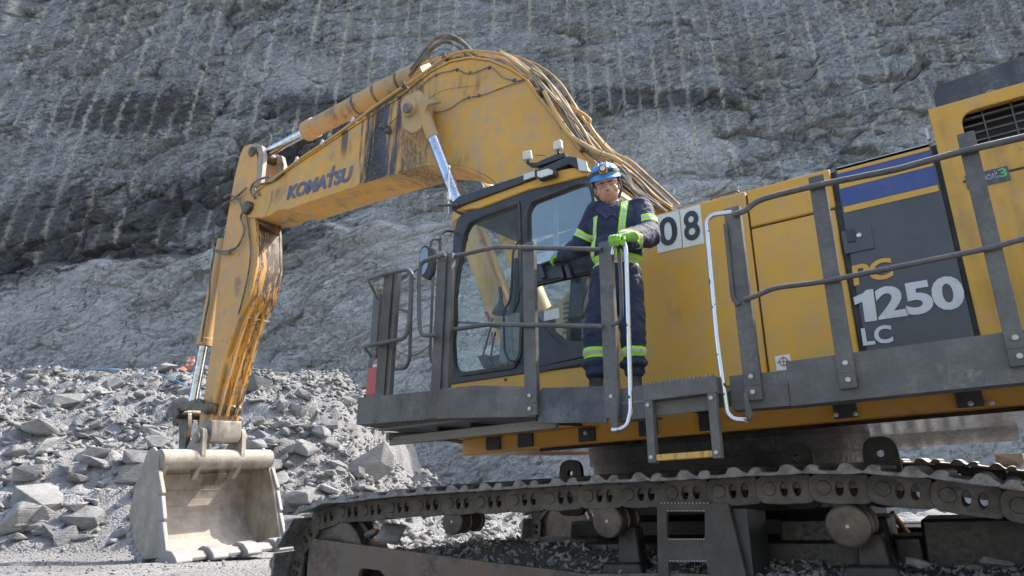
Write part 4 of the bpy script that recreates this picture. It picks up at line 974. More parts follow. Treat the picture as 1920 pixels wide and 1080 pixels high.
# work lamps on the bracket above the roof
bkt = MB().prism(roundpoly(XZ([(985, 304), (1005, 305), (1042, 289), (1060, 286), (1058, 294), (1036, 302), (1008, 311), (988, 308)], CY+.02), .01, 2), CY+.02, CY+.10).build('lamp_bracket', M['cab_black'], EX)
for (cx, cy, ang) in ((989, 292, .35), (1046, 273, 0.05)):
    c = P(cx, cy, y=CY+.02); Mx = Matrix.Translation(c) @ Matrix.Rotation(ang, 4, 'Z') @ Matrix.Rotation(-.06, 4, 'Y')
    o = MB().box((-.043, -.02, -.046), (.043, .025, .046), Mx).build('work_lamp', M['white_plastic'], EX, bevel=.008)
    MB().box((-.036, -.024, -.038), (.036, -.0205, .038), Mx).build('lens', M['lamp_glass'], o, bevel=.002)
    d_ = MB()
    for i in (-1, 0, 1):
        for j in (-1, 1): d_.lathe(Mx @ Vector((i*.022, -.025, j*.016)), Mx.to_3x3() @ Vector((0, -1, 0)), [(0, .006), (.002, .005)], 6)
    d_.build('diode', M['stripe_yellow'], o)
    MB().box((-.012, -.01, -.085), (.012, .012, -.047), Mx).build('lamp_foot', M['cab_black'], o)
rail('lamp_cable', [P(1002, 291, y=CY+.04), P(1022, 291, y=CY+.04), P(1030, 300, y=CY+.04)], r=.004)
# whip aerial and the wand beside the cylinder
rail('aerial', [P(1114, 322, y=5.5), P(1140, 250, y=5.5), P(1171, 175, y=5.5)], r=.004, mat='hose_dusty')
wd = MB().tube([P(841, 400, y=CY-.08), P(841, 340, y=CY-.08), P(842, 310, y=CY-.08)], .007, 8).lathe(P(842, 316, y=CY-.08), (0, 0, 1), [(0, .012), (.02, .014), (.035, .005)], 10).lathe(P(841, 375, y=CY-.08), (0, 0, 1), [(0, .018), (.08, .018)], 8)
wd.build('marker_wand', M['white_plastic'], EX)
rail('wand_bracket', [P(822, 386, y=CY-.08), P(860, 384, y=CY-.08)], r=.014, mat='cab_black')

# ---- swing bearing, chassis below --------------------------------------------
MB().lathe((-2.26, MID, 1.38), (0, -K, 1), [(0, 1.32), (.1, 1.32), (.1, 1.25), (.42, 1.25), (.42, 1.28), (.55, 1.28)], 72).build('swing_bearing', M['black_grease'], EX)
def sh(y): return K*(y-4.65)
cbm = MB()
def hexa(x0, x1, y0, y1, z0, z1, tap=0):
    return [(x0, y0, z0+sh(y0)), (x1, y0, z0+sh(y0)), (x1, y1, z0+sh(y1)), (x0, y1, z0+sh(y1)), (x0+tap, y0, z1+sh(y0)), (x1-tap, y0, z1+sh(y0)), (x1-tap, y1, z1+sh(y1)), (x0+tap, y1, z1+sh(y1))]
BF = [(0,3,2,1),(4,5,6,7),(0,1,5,4),(1,2,6,5),(2,3,7,6),(3,0,4,7)]
cbm.add(hexa(-3.5, -1.0, 5.9, 8.0, .35, 1.10, .1), BF); cbm.add(hexa(-3.9, -0.5, 5.3, 5.88, .30, .98, .25), BF); cbm.add(hexa(-3.9, -0.5, 8.02, 8.6, .30, .85, .25), BF)
g0_, g1_ = P(1674, 975, y=5.40).x, P(1716, 975, y=5.40).x
cbm.add(hexa(g1_, 1.7, 5.36, 5.75, .30, 1.10, .03), BF); cbm.add(hexa(-1.45, g0_, 5.36, 5.75, .30, 1.12, .03), BF); cbm.add(hexa(g0_-.02, g1_+.02, 5.40, 5.70, .30, P(1690, 1003, y=5.5).z-sh(5.5), .0), BF); cbm.add(hexa(-.42, 1.7, 5.76, 8.9, .30, .70, .05), BF)
cbm.build('car_body', M['black_grease'], EX, bevel=.02)
for x in (P(1068, 860, y=5.4).x, P(1652, 860, y=5.4).x, P(1540, 860, y=6.2).x):
    zt = P(1068, 862, y=5.4).z
    lug = roundpoly([(x-.13, 1.25), (x+.13, 1.25), (x+.10, zt), (x-.10, zt)], .09, 5); hole = [(x+.025*math.cos(t), zt-.11+.025*math.sin(t)) for t in [i*.5236 for i in range(12)]]
    plate('lifting_lug', [lug, hole], 5.4, .05, M['black_grease'], EX)

# ---- tracks ------------------------------------------------------------------
path = [(1.02, 1.06), (.60, 1.095), (.30, 1.14), (.035, 1.185), (-.25, 1.245), (-.55, 1.295), (-.85, 1.325), (-1.2, 1.335), (-1.8, 1.335), (-2.5, 1.342), (-3.2, 1.335), (-3.9, 1.33), (-4.5, 1.32), (-4.95, 1.295)]
ic = (-5.28, .775); ir = .525
for a in range(62, 181, 8): path.append((ic[0]-ir*math.cos(R(180-a)) if a > 90 else ic[0]+ir*math.cos(R(a)), ic[1]+ir*math.sin(R(a))))
path += [(-5.80, .55), (-5.62, .30), (-5.3, .16), (-4.9, .13), (-3, .12), (-1, .12), (.6, .12), (1.1, .16), (1.45, .33), (1.62, .62), (1.55, .90), (1.3, 1.05)]
path = [(x, z) for x, z in path]
pv = [Vector((x, 0, z)) for x, z in path]; pv = curve(pv + [pv[0]], 5)
L = [0]
for i in range(1, len(pv)): L.append(L[-1] + (pv[i]-pv[i-1]).length)
NS = 49; PITCHL = L[-1]/NS
def onpath(d):
    d %= L[-1]
    for i in range(1, len(L)):
        if L[i] >= d:
            t = (d-L[i-1])/(L[i]-L[i-1]); return pv[i-1].lerp(pv[i], t)
    return pv[-1]
sp = [(-.125, .083), (-.150, .085), (-.165, .093), (-.150, .103), (-.138, .114), (-.126, .130), (-.104, .140), (-.078, .140), (-.062, .132), (-.058, .121), (-.064, .114), (-.050, .107), (.030, .106), (.044, .113), (.052, .128), (.064, .142), (.086, .150), (.114, .148), (.134, .136), (.150, .121), (.168, .111), (.190, .103), (.192, .092), (.15, .087), (.10, .083)]
def shoe_mesh():
    m = MB(); m.prism(sp, -.35, .35); 
    o = m.build('track_shoe', M['shoe_steel'], None, smooth=50, bevel=.006); me = o.data; c = o.location.copy()
    me.transform(Matrix.Translation(c)); bpy.data.objects.remove(o); return me
def link_mesh_():
    vs, fs = [], []
    out = roundpoly([(-.085, -.05), (-.05, -.088), (.06, -.098), (.255, -.090), (.275, -.04), (.275, .02), (.255, .060), (.25, .083), (-.05, .083), (-.085, .05)], .03, 3)
    h1 = [(.088+.023*math.cos(t), -.004+.043*math.sin(t)) for t in [i*math.pi/7 for i in range(14)]]
    h2 = [(.166+.023*math.cos(t), -.004+.043*math.sin(t)) for t in [i*math.pi/7 for i in range(14)]]
    m = MB()
    for y in (-.15, .10): 
        v, f = plate_mesh([out, h1, h2], y, .05, .006); m.add(v, f)
    for y in (-.158, -.10):
        m.lathe((0, y, 0), (0, 1, 0), [(0, .040), (.006, .044), (.02, .044)], 16)
    m.lathe((0, -.14, 0), (0, 1, 0), [(0, .03), (.28, .03)], 12)
    for hx in (.088, .166):
        m.box((hx-.02, -.125, .0), (hx+.02, .14, .084))
    m.v = [Vector((v.x, v.y+.085*max(v.x, -.02), v.z)) for v in m.v]
    o = m.build('track_link', M['track_steel'], None, smooth=35); me = o.data; c = o.location.copy(); me.transform(Matrix.Translation(c)); bpy.data.objects.remove(o); return me
SM, LM = shoe_mesh(), link_mesh_()
rollx = Matrix.Rotation(math.atan(K-.005), 3, 'X')
def add_track(yc, zoff):
    for i in range(NS):
        a = onpath(i*PITCHL+.06); b = onpath((i+1)*PITCHL+.06); t = (b-a).normalized()   # travel direction; the top run goes to -x
        X_ = -t; Z_ = X_.cross(Vector((0, 1, 0)))
        mt = rollx @ Matrix((X_, Vector((0, 1, 0)), Z_)).transposed()
        mid = Vector((b.x, yc, b.z+zoff))
        o = bpy.data.objects.new('track_shoe', SM); COL.objects.link(o); o.parent = EX; o.rotation_euler = mt.to_euler()
        o.location = mid + mt @ Vector((.075, 0, 0)) - WLOC[EX.name]
        jj = rng.random(); md = o.modifiers.new('bevel', 'BEVEL'); md.width = .006; md.segments = 2; md.limit_method = 'ANGLE'
        k = bpy.data.objects.new('track_link', LM); COL.objects.link(k); k.parent = o; k.location = (-.075, -.02, 0)
add_track(5.0, sh(5.0)); add_track(9.2-.0, sh(9.2)+.01)
# idlers, rollers, frame
def wheel(name, x, z, y, prof, mat, n=40):
    return MB().lathe((x, y, z+sh(y)), (0, 1, K), prof, n).build(name, M[mat], EX)
for yc in (5.0, 9.2):
    iz = ic[1]
    wheel('idler', -5.36, .86, yc-.10, [(0, .20), (0, .365), (.012, .385), (.10, .395), (.105, .43), (.20, .43), (.205, .395), (.32, .395), (.33, .2)], 'roller_steel', 56)
for px, py, r_, nm in ((838, 978, .105, 0), (1130, 977, .118, 1), (1585, 987, .128, 2)):
    p = P(px, py, y=4.80); z = p.z
    o = MB().lathe((p.x, 4.86, z), (0, 1, K), [(0, r_*.80), (.003, r_*.93), (.012, r_), (.07, r_), (.08, r_*.9), (.14, r_*.9), (.145, r_*.99), (.165, r_*.99), (.17, r_*.84), (.30, r_*.84), (.305, r_*.99), (.33, r_*.99), (.34, r_*.5)], 36).build('carrier_roller', M['roller_steel'], EX)
    MB().lathe((p.x, 4.858, z), (0, 1, K), [(0, .010), (.003, .014), (.005, .014)], 6).build('hub_plug', M['bolt_steel'], o)
    if nm: MB().prism([(p.x-.02, .75), (p.x+.20, .75), (p.x+.16, z-.03), (p.x+.02, z-.03)], 5.0, 5.14).prism([(p.x-.10, .80), (p.x+.26, .80), (p.x+.22, .905), (p.x-.06, .905)], 4.9, 5.2).build('roller_bracket', M['black_grease'], EX, bevel=.02)
gp = XZ([(580, 1018), (588, 1010), (760, 1033), (900, 1052), (1100, 1076)], 4.80)
gx = gp[-1][0]
frame_poly = [(gp[0][0], .25), (gp[0][0], gp[0][1]), gp[1], gp[2], gp[3], gp[4], (-2.0, .845), (.4, .80), (.4, .25)]
slot = roundpoly(XZ([(672, 1074), (678, 1066), (712, 1070), (722, 1082), (700, 1110), (672, 1105)], 4.80), .02, 3)
plate('track_frame', [frame_poly, slot], 4.80, .05, M['rust_plate'], EX, bev=.006)
MB().add(hexa(-4.7, .4, 4.92, 5.3, .25, .80), BF).build('track_frame', M['black_grease'], EX)
MB().add(hexa(-4.7, .4, 8.9, 9.5, .25, .80), BF).build('track_frame', M['black_grease'], EX)
for i in range(8):
    wheel('track_roller', -4.5+i*.66, .33, 4.86, [(0, .15), (.05, .17), (.3, .17)], 'roller_steel', 20)
# boarding step plate on the track frame
sp_o = XZ([(1232, 944), (1366, 944), (1395, 1060), (1420, 1180), (1236, 1180)], 4.80)
paint('step_steel', (0.055, 0.045, 0.038), 0.5, 0.5, 0.4, 0.6, dustcol=(0.15, 0.14, 0.13))
h1 = roundpoly(XZ([(1250, 958), (1322, 958), (1322, 1011), (1252, 1011)], 4.80), .025, 3)
h2 = roundpoly(XZ([(1254, 1052), (1325, 1052), (1330, 1105), (1256, 1105)], 4.80), .025, 3)
stp = plate('track_step', [sp_o, h1, h2], 4.79, .04, M['step_steel'], EX, bev=.005)
tt = MB()
for (a, b, y_, up_) in ((1250, 1322, 957, 1), (1253, 1322, 1012, -1), (1254, 1325, 1051, 1), (1236, 1330, 944, 2)):
    pa, pb = P(a, y_, y=4.785), P(b, y_, y=4.785)
    for i in range(14):
        c = pa.lerp(pb, (i+.5)/14); s_ = -1 if up_ == 1 else 1
        tt.prism([(c.x-.006, c.z), (c.x+.006, c.z), (c.x, c.z+.010*s_)], 4.784, 4.80)
tt.build('tread_teeth', M['bolt_steel'], stp, smooth=0)
MB().box((P(1366, 944, y=4.83).x+.02, 4.84, .5), (P(1366, 944, y=4.83).x+.11, 5.25, 1.24)).build('step_bracket', M['cab_black'], EX)
# yellow strut glimpsed behind the carrier roller
MB().cyl(P(1672, 962, y=6.3), P(1700, 985, y=6.3)+Vector((0, .2, -.1)), .022, n=12).build('drain_pipe', M['frame_yellow'], EX)

# =================================================================== digging gear
NB, FB = 6.63, 7.25            # near and far faces of the boom
KB = 0.09
bo = [(462, 408), (460, 397), (468, 374), (478, 364), (494, 350), (548, 315), (607, 276), (650, 247), (699, 215), (747, 186), (772, 165), (808, 136), (845, 117), (882, 110), (920, 115), (957, 131), (984, 149), (1010, 185), (1044, 227), (1085, 280), (1130, 325), (1180, 362), (1250, 410),
      (1262, 470), (1180, 540), (1110, 545), (1050, 480), (985, 400), (955, 365), (924, 340), (909, 329), (879, 316), (845, 308), (804, 306), (785, 311), (710, 333), (635, 358), (560, 383), (540, 391), (520, 395), (505, 404), (490, 408)]
BO = XZ(bo, NB)
MB().prism(BO, NB, FB, shear=KB).build('boom', M['boom_yellow'], EX, smooth=28, bevel=.012)
# flanges: the belly and back plates stand a little proud of the side plates
def strip(pts, y0, y1, t, name, mat, inward):
    """plate following a px outline of the boom, t thick"""
    xz = [Vector(p) for p in XZ(pts, NB)]; n = len(xz); V = []; F = []
    for i in range(n):
        a = xz[max(i-1, 0)]; b = xz[min(i+1, n-1)]; d = (b-a).normalized(); nr = Vector((-d.y, d.x))*inward
        for q in (xz[i], xz[i]+nr*t):
            V.append(Vector((q.x, y0, q.y+KB*(y0-NB)))); V.append(Vector((q.x, y1, q.y+KB*(y1-NB))))
    for i in range(n-1):
        b = i*4; c = b+4
        F += [(b, b+1, c+1, c), (b+2, c+2, c+3, b+3), (b, c, c+2, b+2), (b+1, b+3, c+3, c+1)]
    F += [(0, 2, 3, 1), (4*(n-1), 4*(n-1)+1, 4*(n-1)+3, 4*(n-1)+2)]
    m = MB(); m.add(V, F); bm = bmesh.new(); me = bpy.data.meshes.new('t'); me.from_pydata([tuple(v) for v in m.v], [], m.f); bm.from_mesh(me)
    bmesh.ops.recalc_face_normals(bm, faces=bm.faces); V = [v.co.copy() for v in bm.verts]; F = [tuple(v.index for v in f.verts) for f in bm.faces]; bm.free()
    return link_mesh(name, V, F, M[mat], EX, smooth=40)
strip([(540, 391), (560, 383), (635, 358), (710, 333), (785, 311), (804, 306), (845, 308), (879, 316), (909, 329), (924, 340), (955, 365), (985, 400)], NB-.02, FB+.02, .03, 'belly_flange', 'boom_yellow', -1)
strip([(478, 364), (494, 350), (548, 315), (607, 276), (650, 247), (699, 215), (747, 186), (772, 165), (808, 136), (845, 117), (882, 110), (920, 115), (957, 131), (984, 149), (1010, 185), (1044, 227), (1085, 280), (1130, 325)], NB-.02, FB+.02, .03, 'back_flange', 'boom_yellow', 1)
# casting outlines on the boom side: thin weld seams
for pts in ([(838, 330), (836, 290), (820, 262), (800, 240), (790, 215), (800, 190), (835, 168), (900, 160)],
            [(808, 250), (800, 275), (815, 280)], [(690, 310), (700, 250), (720, 205)], [(498, 402), (507, 380), (510, 358)]):
    MB().tube(curve([P(a, b, y=NB-.002) for a, b in pts], 6), .008, 6).build('weld_seam', M['boom_yellow'], EX)
# lettering on the boom
text_on('lettering', "KOMATSU", P(537, 376, y=NB-.004), P(662, 338, y=NB-.004), P(538, 350, y=NB-.004), M['letter_blue'], EX, bold=.05, italic=.25, spacing=.96, lift=.003)
tc = XZ([(620, 322), (624, 312), (628, 309), (626, 320)], NB-.008); MB().prism(tc, NB-.0085, NB-.0065).build('lettering', M['letter_blue'], EX, smooth=0)
# pin boss, bracket and the near boom cylinder
CYL = 6.42
pc = P(772, 196, y=CYL)
def pc_(px, py, y=CYL): return P(px, py, y=y)
ear = MB().lathe(pc_(762, 200, 6.24), (0, 1, KB), [(0, .10), (.03, .125), (.10, .13), (.12, .16), (.38, .18)], 28)
ear.build('pin_boss', M['cylinder_paint'], EX)
MB().lathe(pc_(760, 200, 6.19), (0, 1, KB), [(0, .05), (.02, .075), (.06, .08)], 20).build('pin', M['hose_dusty'], EX)
plate('pin_bracket', [roundpoly(XZ([(752, 214), (750, 192), (764, 176), (786, 178), (806, 186), (826, 190), (800, 196), (795, 215), (790, 240), (772, 250), (756, 240)], 6.34), .05, 3)], 6.34, .05, M['cylinder_paint'], EX, bev=.01)
sw = [(80, 6.33)]
rod_a = pc_(784, 186); rod_b = pc_(845, 362)
bar_b = P(955, 625, y=CYL+.02)
ax = (bar_b - rod_a).normalized()
d1 = (pc_(801, 236)-rod_a).dot(ax); d2 = (pc_(812, 262)-rod_a).dot(ax)
MB().lathe(rod_a, ax, [(-.05, .10), (.12, .115), (.2, .10), (d1, .092), (d2, .088)], 28).build('cylinder_rod_end', M['cylinder_paint'], EX)
far_d = (pc_(865, 405)-rod_a).dot(ax)
MB().lathe(rod_a+ax*(d2-.01), ax, [(0, .082), (far_d-d2+.4, .082)], 36).build('cylinder_rod', M['chrome'], EX)
bs = rod_a+ax*(far_d); bl = (bar_b-bs).length
MB().lathe(bs, ax, [(0, .09), (0, .165), (.12, .17), (.13, .15), (bl+.5, .15), (bl+.55, .09)], 36).build('boom_cylinder', M['pipe_yellow'], EX)
for r_, y_, off in ((.018, CYL-.02, (.18, .2)),):
    s0 = bs+Vector((.20, -.05, .08)); MB().tube([s0, s0+ax*(bl*.9)], .022, 8).build('cylinder_pipe', M['pipe_yellow'], EX)
# its twin on the far side
dy = Vector((0, 1.02, KB*1.02))
MB().lathe(rod_a+dy, ax, [(-.05, .10), (d2, .088), (d2+.01, .082), (far_d, .082)], 28).build('cylinder_rod', M['chrome'], EX)
MB().lathe(bs+dy, ax, [(0, .165), (.12, .17), (.13, .15), (bl+.5, .15)], 28).build('boom_cylinder', M['pipe_yellow'], EX)
# arm cylinder on the boom's back
ym = 6.93
ra, rb, rc = P(492, 291, y=ym), P(575, 250, y=ym), P(800, 128, y=ym)
ax2 = (rc-ra).normalized(); l1 = (rb-ra).dot(ax2); l2 = (rc-ra).length
MB().lathe(ra-ax2*.12, ax2, [(0, .10), (.05, .13), (.16, .13), (.22, .09)], 24).build('cylinder_rod_end', M['link_dark'], EX)
MB().lathe(ra+ax2*.09, ax2, [(0, .082), (l1-.05, .082)], 36).build('cylinder_rod', M['chrome'], EX)
MB().lathe(ra+ax2*l1, ax2, [(0, .10), (0, .175), (.05, .18), (.22, .18), (.23, .16), (.38, .16), (.40, .165), (l2-l1, .165)], 40).build('arm_cylinder', M['cylinder_paint'], EX)
for t in (.45, .62, .8): MB().lathe(ra+ax2*(l1+(l2-l1)*t), ax2, [(0, .175), (.04, .175)], 32).build('cylinder_band', M['hose_dusty'], EX)
# ---- pipes and hoses ---------------------------------------------------------
def pipe(name, pts, y, r, mat='pipe_yellow', k=6, wob=0):
    q = [P(a, b, y=(y if not isinstance(y, (list, tuple)) else y[i])) for i, (a, b) in enumerate(pts)]
    return MB().tube(curve(q, k) if k else q, r, 8).build(name, M[mat], EX, smooth=60)
pipe('boom_pipe', [(505, 340), (532, 322), (560, 300), (605, 270), (655, 235), (705, 198), (760, 160), (800, 133), (836, 108), (872, 96), (905, 97), (938, 101), (955, 110), (1000, 143), (1045, 190)], 6.60, .023)
pipe('boom_pipe', [(575, 247), (600, 222), (640, 203), (700, 172), (745, 146), (775, 128), (812, 112), (850, 104), (878, 100), (936, 108), (960, 124), (1006, 165)], 6.80, .022)
pipe('boom_pipe', [(700, 205), (740, 178), (790, 140), (830, 122), (860, 112)], 6.7, .02, 'hose_dusty')
for i, (dx, dyy, yy) in enumerate(((0, 0, 6.62), (6, -3, 6.7), (14, -6, 6.8), (20, -12, 6.92), (33, -15, 7.02))):
    pts = [(938, 101), (962, 113), (988, 132), (1014, 165), (1040, 205), (1062, 240), (1090, 275), (1118, 300), (1150, 318), (1185, 348), (1215, 378), (1240, 400)]
    k_ = [(a+dx*min(1, j/3), b+dyy*min(1, j/3)+rng.normal(0, 2.6)) for j, (a, b) in enumerate(pts)]
    pipe('boom_pipe', k_, yy, .017 if i != 1 else .021, 'pipe_yellow')
pipe('boom_pipe', [(1022, 178), (1070, 200), (1104, 222), (1106, 236), (1130, 270), (1160, 300), (1180, 320), (1192, 348)], 7.0, .022)
pipe('boom_pipe', [(1020, 172), (1050, 228), (1066, 252), (1090, 268), (1120, 285), (1150, 296), (1166, 306)], 6.5, .028)
for i in range(22):
    o_ = rng.uniform(-9, 26); y_ = rng.uniform(6.55, 7.0)
    pts = [(985, 140), (1010, 168), (1040, 210), (1068, 252), (1100, 292), (1140, 325), (1175, 350), (1208, 380), (1245, 402)]
    pipe('boom_hose', [(a+o_*.7+rng.normal(0, 3), b-o_*.6+rng.normal(0, 3)) for a, b in pts], y_, rng.uniform(.009, .016), 'hose_dusty' if i % 5 else 'pipe_yellow')
for i in range(14):
    pts = [(1128+rng.uniform(-14, 10), 318+rng.uniform(-8, 8)), (1160+rng.uniform(-5, 12), 322+rng.uniform(-8, 14)), (1190, 350+rng.uniform(-10, 12)), (1222, 378+rng.uniform(-8, 8)), (1250, 398+rng.uniform(-4, 4))]
    pipe('boom_hose', pts, rng.uniform(5.9, 6.6), .012, 'hose_dusty')
for (a, b) in ((0, 0), (6, 6), (-3, 12)):
    pipe('boom_hose', [(770+a, 132+b), (790+a, 106+b), (812+a, 76+b*1.3), (836+a, 66+b), (860+a, 74+b), (880+a, 92+b), (892+a, 104+b*.5)], 6.75+a*.02, .030, 'hose_dusty')
for (px, py) in ((560, 300), (608, 268), (665, 226), (760, 160), (836, 106), (1014, 168), (1058, 236), (1095, 280), (1150, 300)):
    p = P(px, py, y=6.62); MB().box((p.x-.035, 6.56, p.z-.05), (p.x+.035, 6.86, p.z-.015)).box((p.x-.02, 6.565, p.z-.014), (p.x+.02, 6.60, p.z+.04)).build('pipe_clamp', M['white_plastic' if px < 700 else 'hose_dusty'], EX, bevel=.004)
# loose cables on the boom side
pipe('cable', [(790, 197), (806, 206), (822, 210), (845, 203), (860, 192), (878, 183), (905, 178), (940, 165), (985, 150)], NB-.02, .007, 'hose_dusty')
pipe('cable', [(782, 168), (815, 141), (845, 133), (858, 130), (872, 137), (890, 136), (920, 126), (940, 143), (968, 152), (982, 148)], NB-.02, .007, 'hose_dusty')
dd = MB()
for px, py in ((818, 141), (858, 131), (882, 137), (918, 127), (879, 183), (898, 179), (965, 151)): dd.lathe(P(px, py, y=NB-.001), (0, -1, 0), [(0, .028), (.02, .022)], 10)
dd.build('cable_clip', M['hose_dusty'], EX)
lm = MB(); c = P(722, 240, y=NB-.05)
for dx, dz in ((-.06, .05), (.02, 0), (.06, -.07)): lm.box((c.x+dx-.04, NB-.09, c.z+dz-.03), (c.x+dx+.04, NB-.01, c.z+dz+.03))
lm.build('broken_lamp_mount', M['hose_dusty'], EX, bevel=.008)
pipe('cable', [(730, 232), (742, 222), (752, 208)], NB-.03, .006, 'hose_dusty')

# ---- arm -----------------------------------------------------------------------
NA, FA = 6.66, 7.19
arm = [(451, 287), (458, 274), (468, 270), (478, 272), (484, 286), (482, 340), (478, 400), (481, 430), (481, 497), (466, 560), (446, 600), (424, 668), (404, 745), (392, 790), (392, 812), (388, 826), (376, 830), (370, 810), (376, 770), (381, 749), (398, 642), (414, 481), (428, 395), (440, 330)]
ARM = XZ(arm, NA)
ys0, ys1 = NA, NA+.05
MB().prism(ARM, NA, NA+.06, shear=KB).build('arm', M['arm_yellow'], EX, smooth=28, bevel=.01)
def A3(px, py, dy): p = P(px, py, y=NA); return Vector((p.x, NA+dy, p.z+KB*dy))
armo = [p for i, p in enumerate(ARM) if i > 6 and i < 23]
MB().prism(armo[:], NA+.061, FA-.061, shear=KB).build('arm', M['arm_yellow'], EX, smooth=28, bevel=.008)
MB().prism([(x, z+KB*(FA-.06-NA)) for x, z in ARM], FA-.06, FA, shear=KB).build('arm', M['arm_yellow'], EX, smooth=28, bevel=.01)
# raised ribs on the arm's inner face
for dy in (.10, .25, .40):
    r_ = MB()
    pts = [(472, 552), (452, 592), (430, 660), (412, 722), (398, 780)]
    a = [A3(px+1, py, dy-.035) for px, py in pts]; b = [A3(px+1, py, dy+.035) for px, py in pts]
    V = []; F = []
    for i in range(len(a)):
        o_ = Vector((.045 if 0 < i < len(a)-1 else -.01, 0, .01)); V += [a[i], a[i]+o_+Vector((0, .018, 0)), b[i]+o_-Vector((0, .018, 0)), b[i]]
    for i in range(len(a)-1):
        for j in range(3): F.append((4*i+j, 4*i+j+1, 4*i+5+j, 4*i+4+j))
    MB().add(V, F).build('rib', M['arm_yellow'], EX, smooth=25)
wb = MB(); wb.tube([A3(450, 594, -.005)+Vector((.03, 0, 0)), A3(450, 594, .54)+Vector((.03, 0, 0))], .012, 6)
wb.build('weld_seam', M['tooth_steel'], EX)
# weathered nose casting of the arm
nose = XZ([(397, 788), (395, 815), (390, 829), (378, 832), (374, 815), (380, 788)], NA)
MB().prism([(x+.02, z) for x, z in nose], NA-.01, FA+.01, shear=KB).build('arm_nose', M['bucket_steel'], EX, bevel=.02)
# pins
for px, py, r_, y0, l_ in ((470, 283, .10, NA-.05, .66), (459, 388, .12, NA-.12, .9), (384, 765, .10, NA-.10, .60)):
    MB().lathe(P(px, py, y=y0), (0, 1, KB), [(0, r_*.5), (.01, r_*.9), (.03, r_), (l_, r_)], 24).build('pin', M['link_dark'], EX)
cl = MB()
for dy in (0.02, .46): 
    a = P(484, 275, y=NA); 
    cl.prism(XZ([(478, 272), (490, 272), (494, 290), (488, 345), (480, 352), (482, 300)], NA), NA+dy-.02, NA+dy+.07)
cl.build('clevis_plate', M['bucket_steel'], EX, bevel=.01)
# hoses at the arm head
for pts in ([(462, 352), (440, 372), (418, 385), (404, 410), (399, 440), (400, 462), (412, 474), (432, 474)], [(470, 380), (452, 405), (458, 430), (450, 455), (436, 468), (410, 470), (396, 462)],
            [(486, 366), (476, 352), (486, 346), (510, 340), (532, 324)], [(478, 372), (470, 356), (480, 340), (506, 330)], [(455, 392), (446, 372), (430, 366), (420, 372)]):
    pipe('boom_hose', pts, NA-.06, .019, 'hose_dusty')
pipe('boom_hose', [(462, 398), (466, 430), (470, 470), (466, 510), (455, 560), (447, 590)], NA-.03, .013, 'hose_dusty')
pipe('cable', [(484, 282), (494, 262), (505, 250), (508, 262), (499, 282)], 6.95, .01, 'hose_dusty')
# bucket cylinder along the arm's back
yb = 6.90
q0, q1, q2 = P(415, 480, y=yb), P(386, 640, y=yb), P(362, 756, y=yb)
axb = (q2-q0).normalized(); la = (q1-q0).length
MB().lathe(q0-axb*.3, axb, [(0, .12), (la+.25, .12), (la+.26, .135), (la+.38, .135)], 28).build('bucket_cylinder', M['cylinder_paint'], EX)
MB().lathe(q0+axb*la, axb, [(0, .075), ((q2-q0).length-la, .075)], 28).build('cylinder_rod', M['chrome'], EX)
pipe('boom_hose', [(402, 470), (394, 520), (392, 560), (384, 600), (378, 640)], 6.6, .016, 'hose_dusty')
# bucket links
rk = roundpoly([tuple(p) for p in XZ([(321, 783), (322, 768), (338, 756), (362, 754), (382, 748), (392, 760), (388, 772), (370, 770), (348, 772), (336, 786)], NA)], .05, 4)
for rk_, y_ in ((rk, NA-.09), ([(x, z+KB*.6) for x, z in rk], FA)): MB().prism(rk_, y_, y_+.07, shear=KB).build('rocker_link', M['link_dark'], EX, bevel=.012)
MB().lathe(P(328, 775, y=NA-.12), (0, 1, KB), [(0, .07), (.02, .09), (.68, .09)], 20).build('pin', M['link_dark'], EX)
hl = roundpoly(XZ([(330, 772), (352, 772), (352, 800), (346, 848), (334, 850), (336, 810)], NA+.04), .05, 3)
for hl_, y_ in ((hl, NA+.04), ([(x, z+KB*.36) for x, z in hl], NA+.40)): MB().prism(hl_, y_, y_+.08, shear=KB).build('push_link', M['link_dark'], EX, bevel=.01)
MB().lathe(P(328, 790, y=NA+.12), (0, 1, KB), [(0, .08), (.28, .08)], 20).build('pin', M['link_dark'], EX)

# ---- bucket ----------------------------------------------------------------------
B0, B1 = 5.93, 7.90; KU = .10; BW = B1-B0
prof = XZ([(287, 838), (276, 846), (269, 867), (253, 911), (243, 956), (242, 991), (248, 1027), (264, 1050)], B0)
frontp = XZ([(309, 1046), (304, 978), (302, 929), (296, 880), (297, 850)], B0)
ptsP = prof + frontp
def bz(x, z, y): return Vector((x, y, z+KU*(y-B0)))
xm = sum(p[0] for p in ptsP)/len(ptsP)
def inset(poly, d):
    return scaled(poly, d)
for y0 in (B0, B1-.045):
    MB().prism([(x, z+KU*(y0-B0)) for x, z in ptsP], y0, y0+.045, shear=KU).build('bucket_side', M['bucket_steel'], EX, bevel=.01)
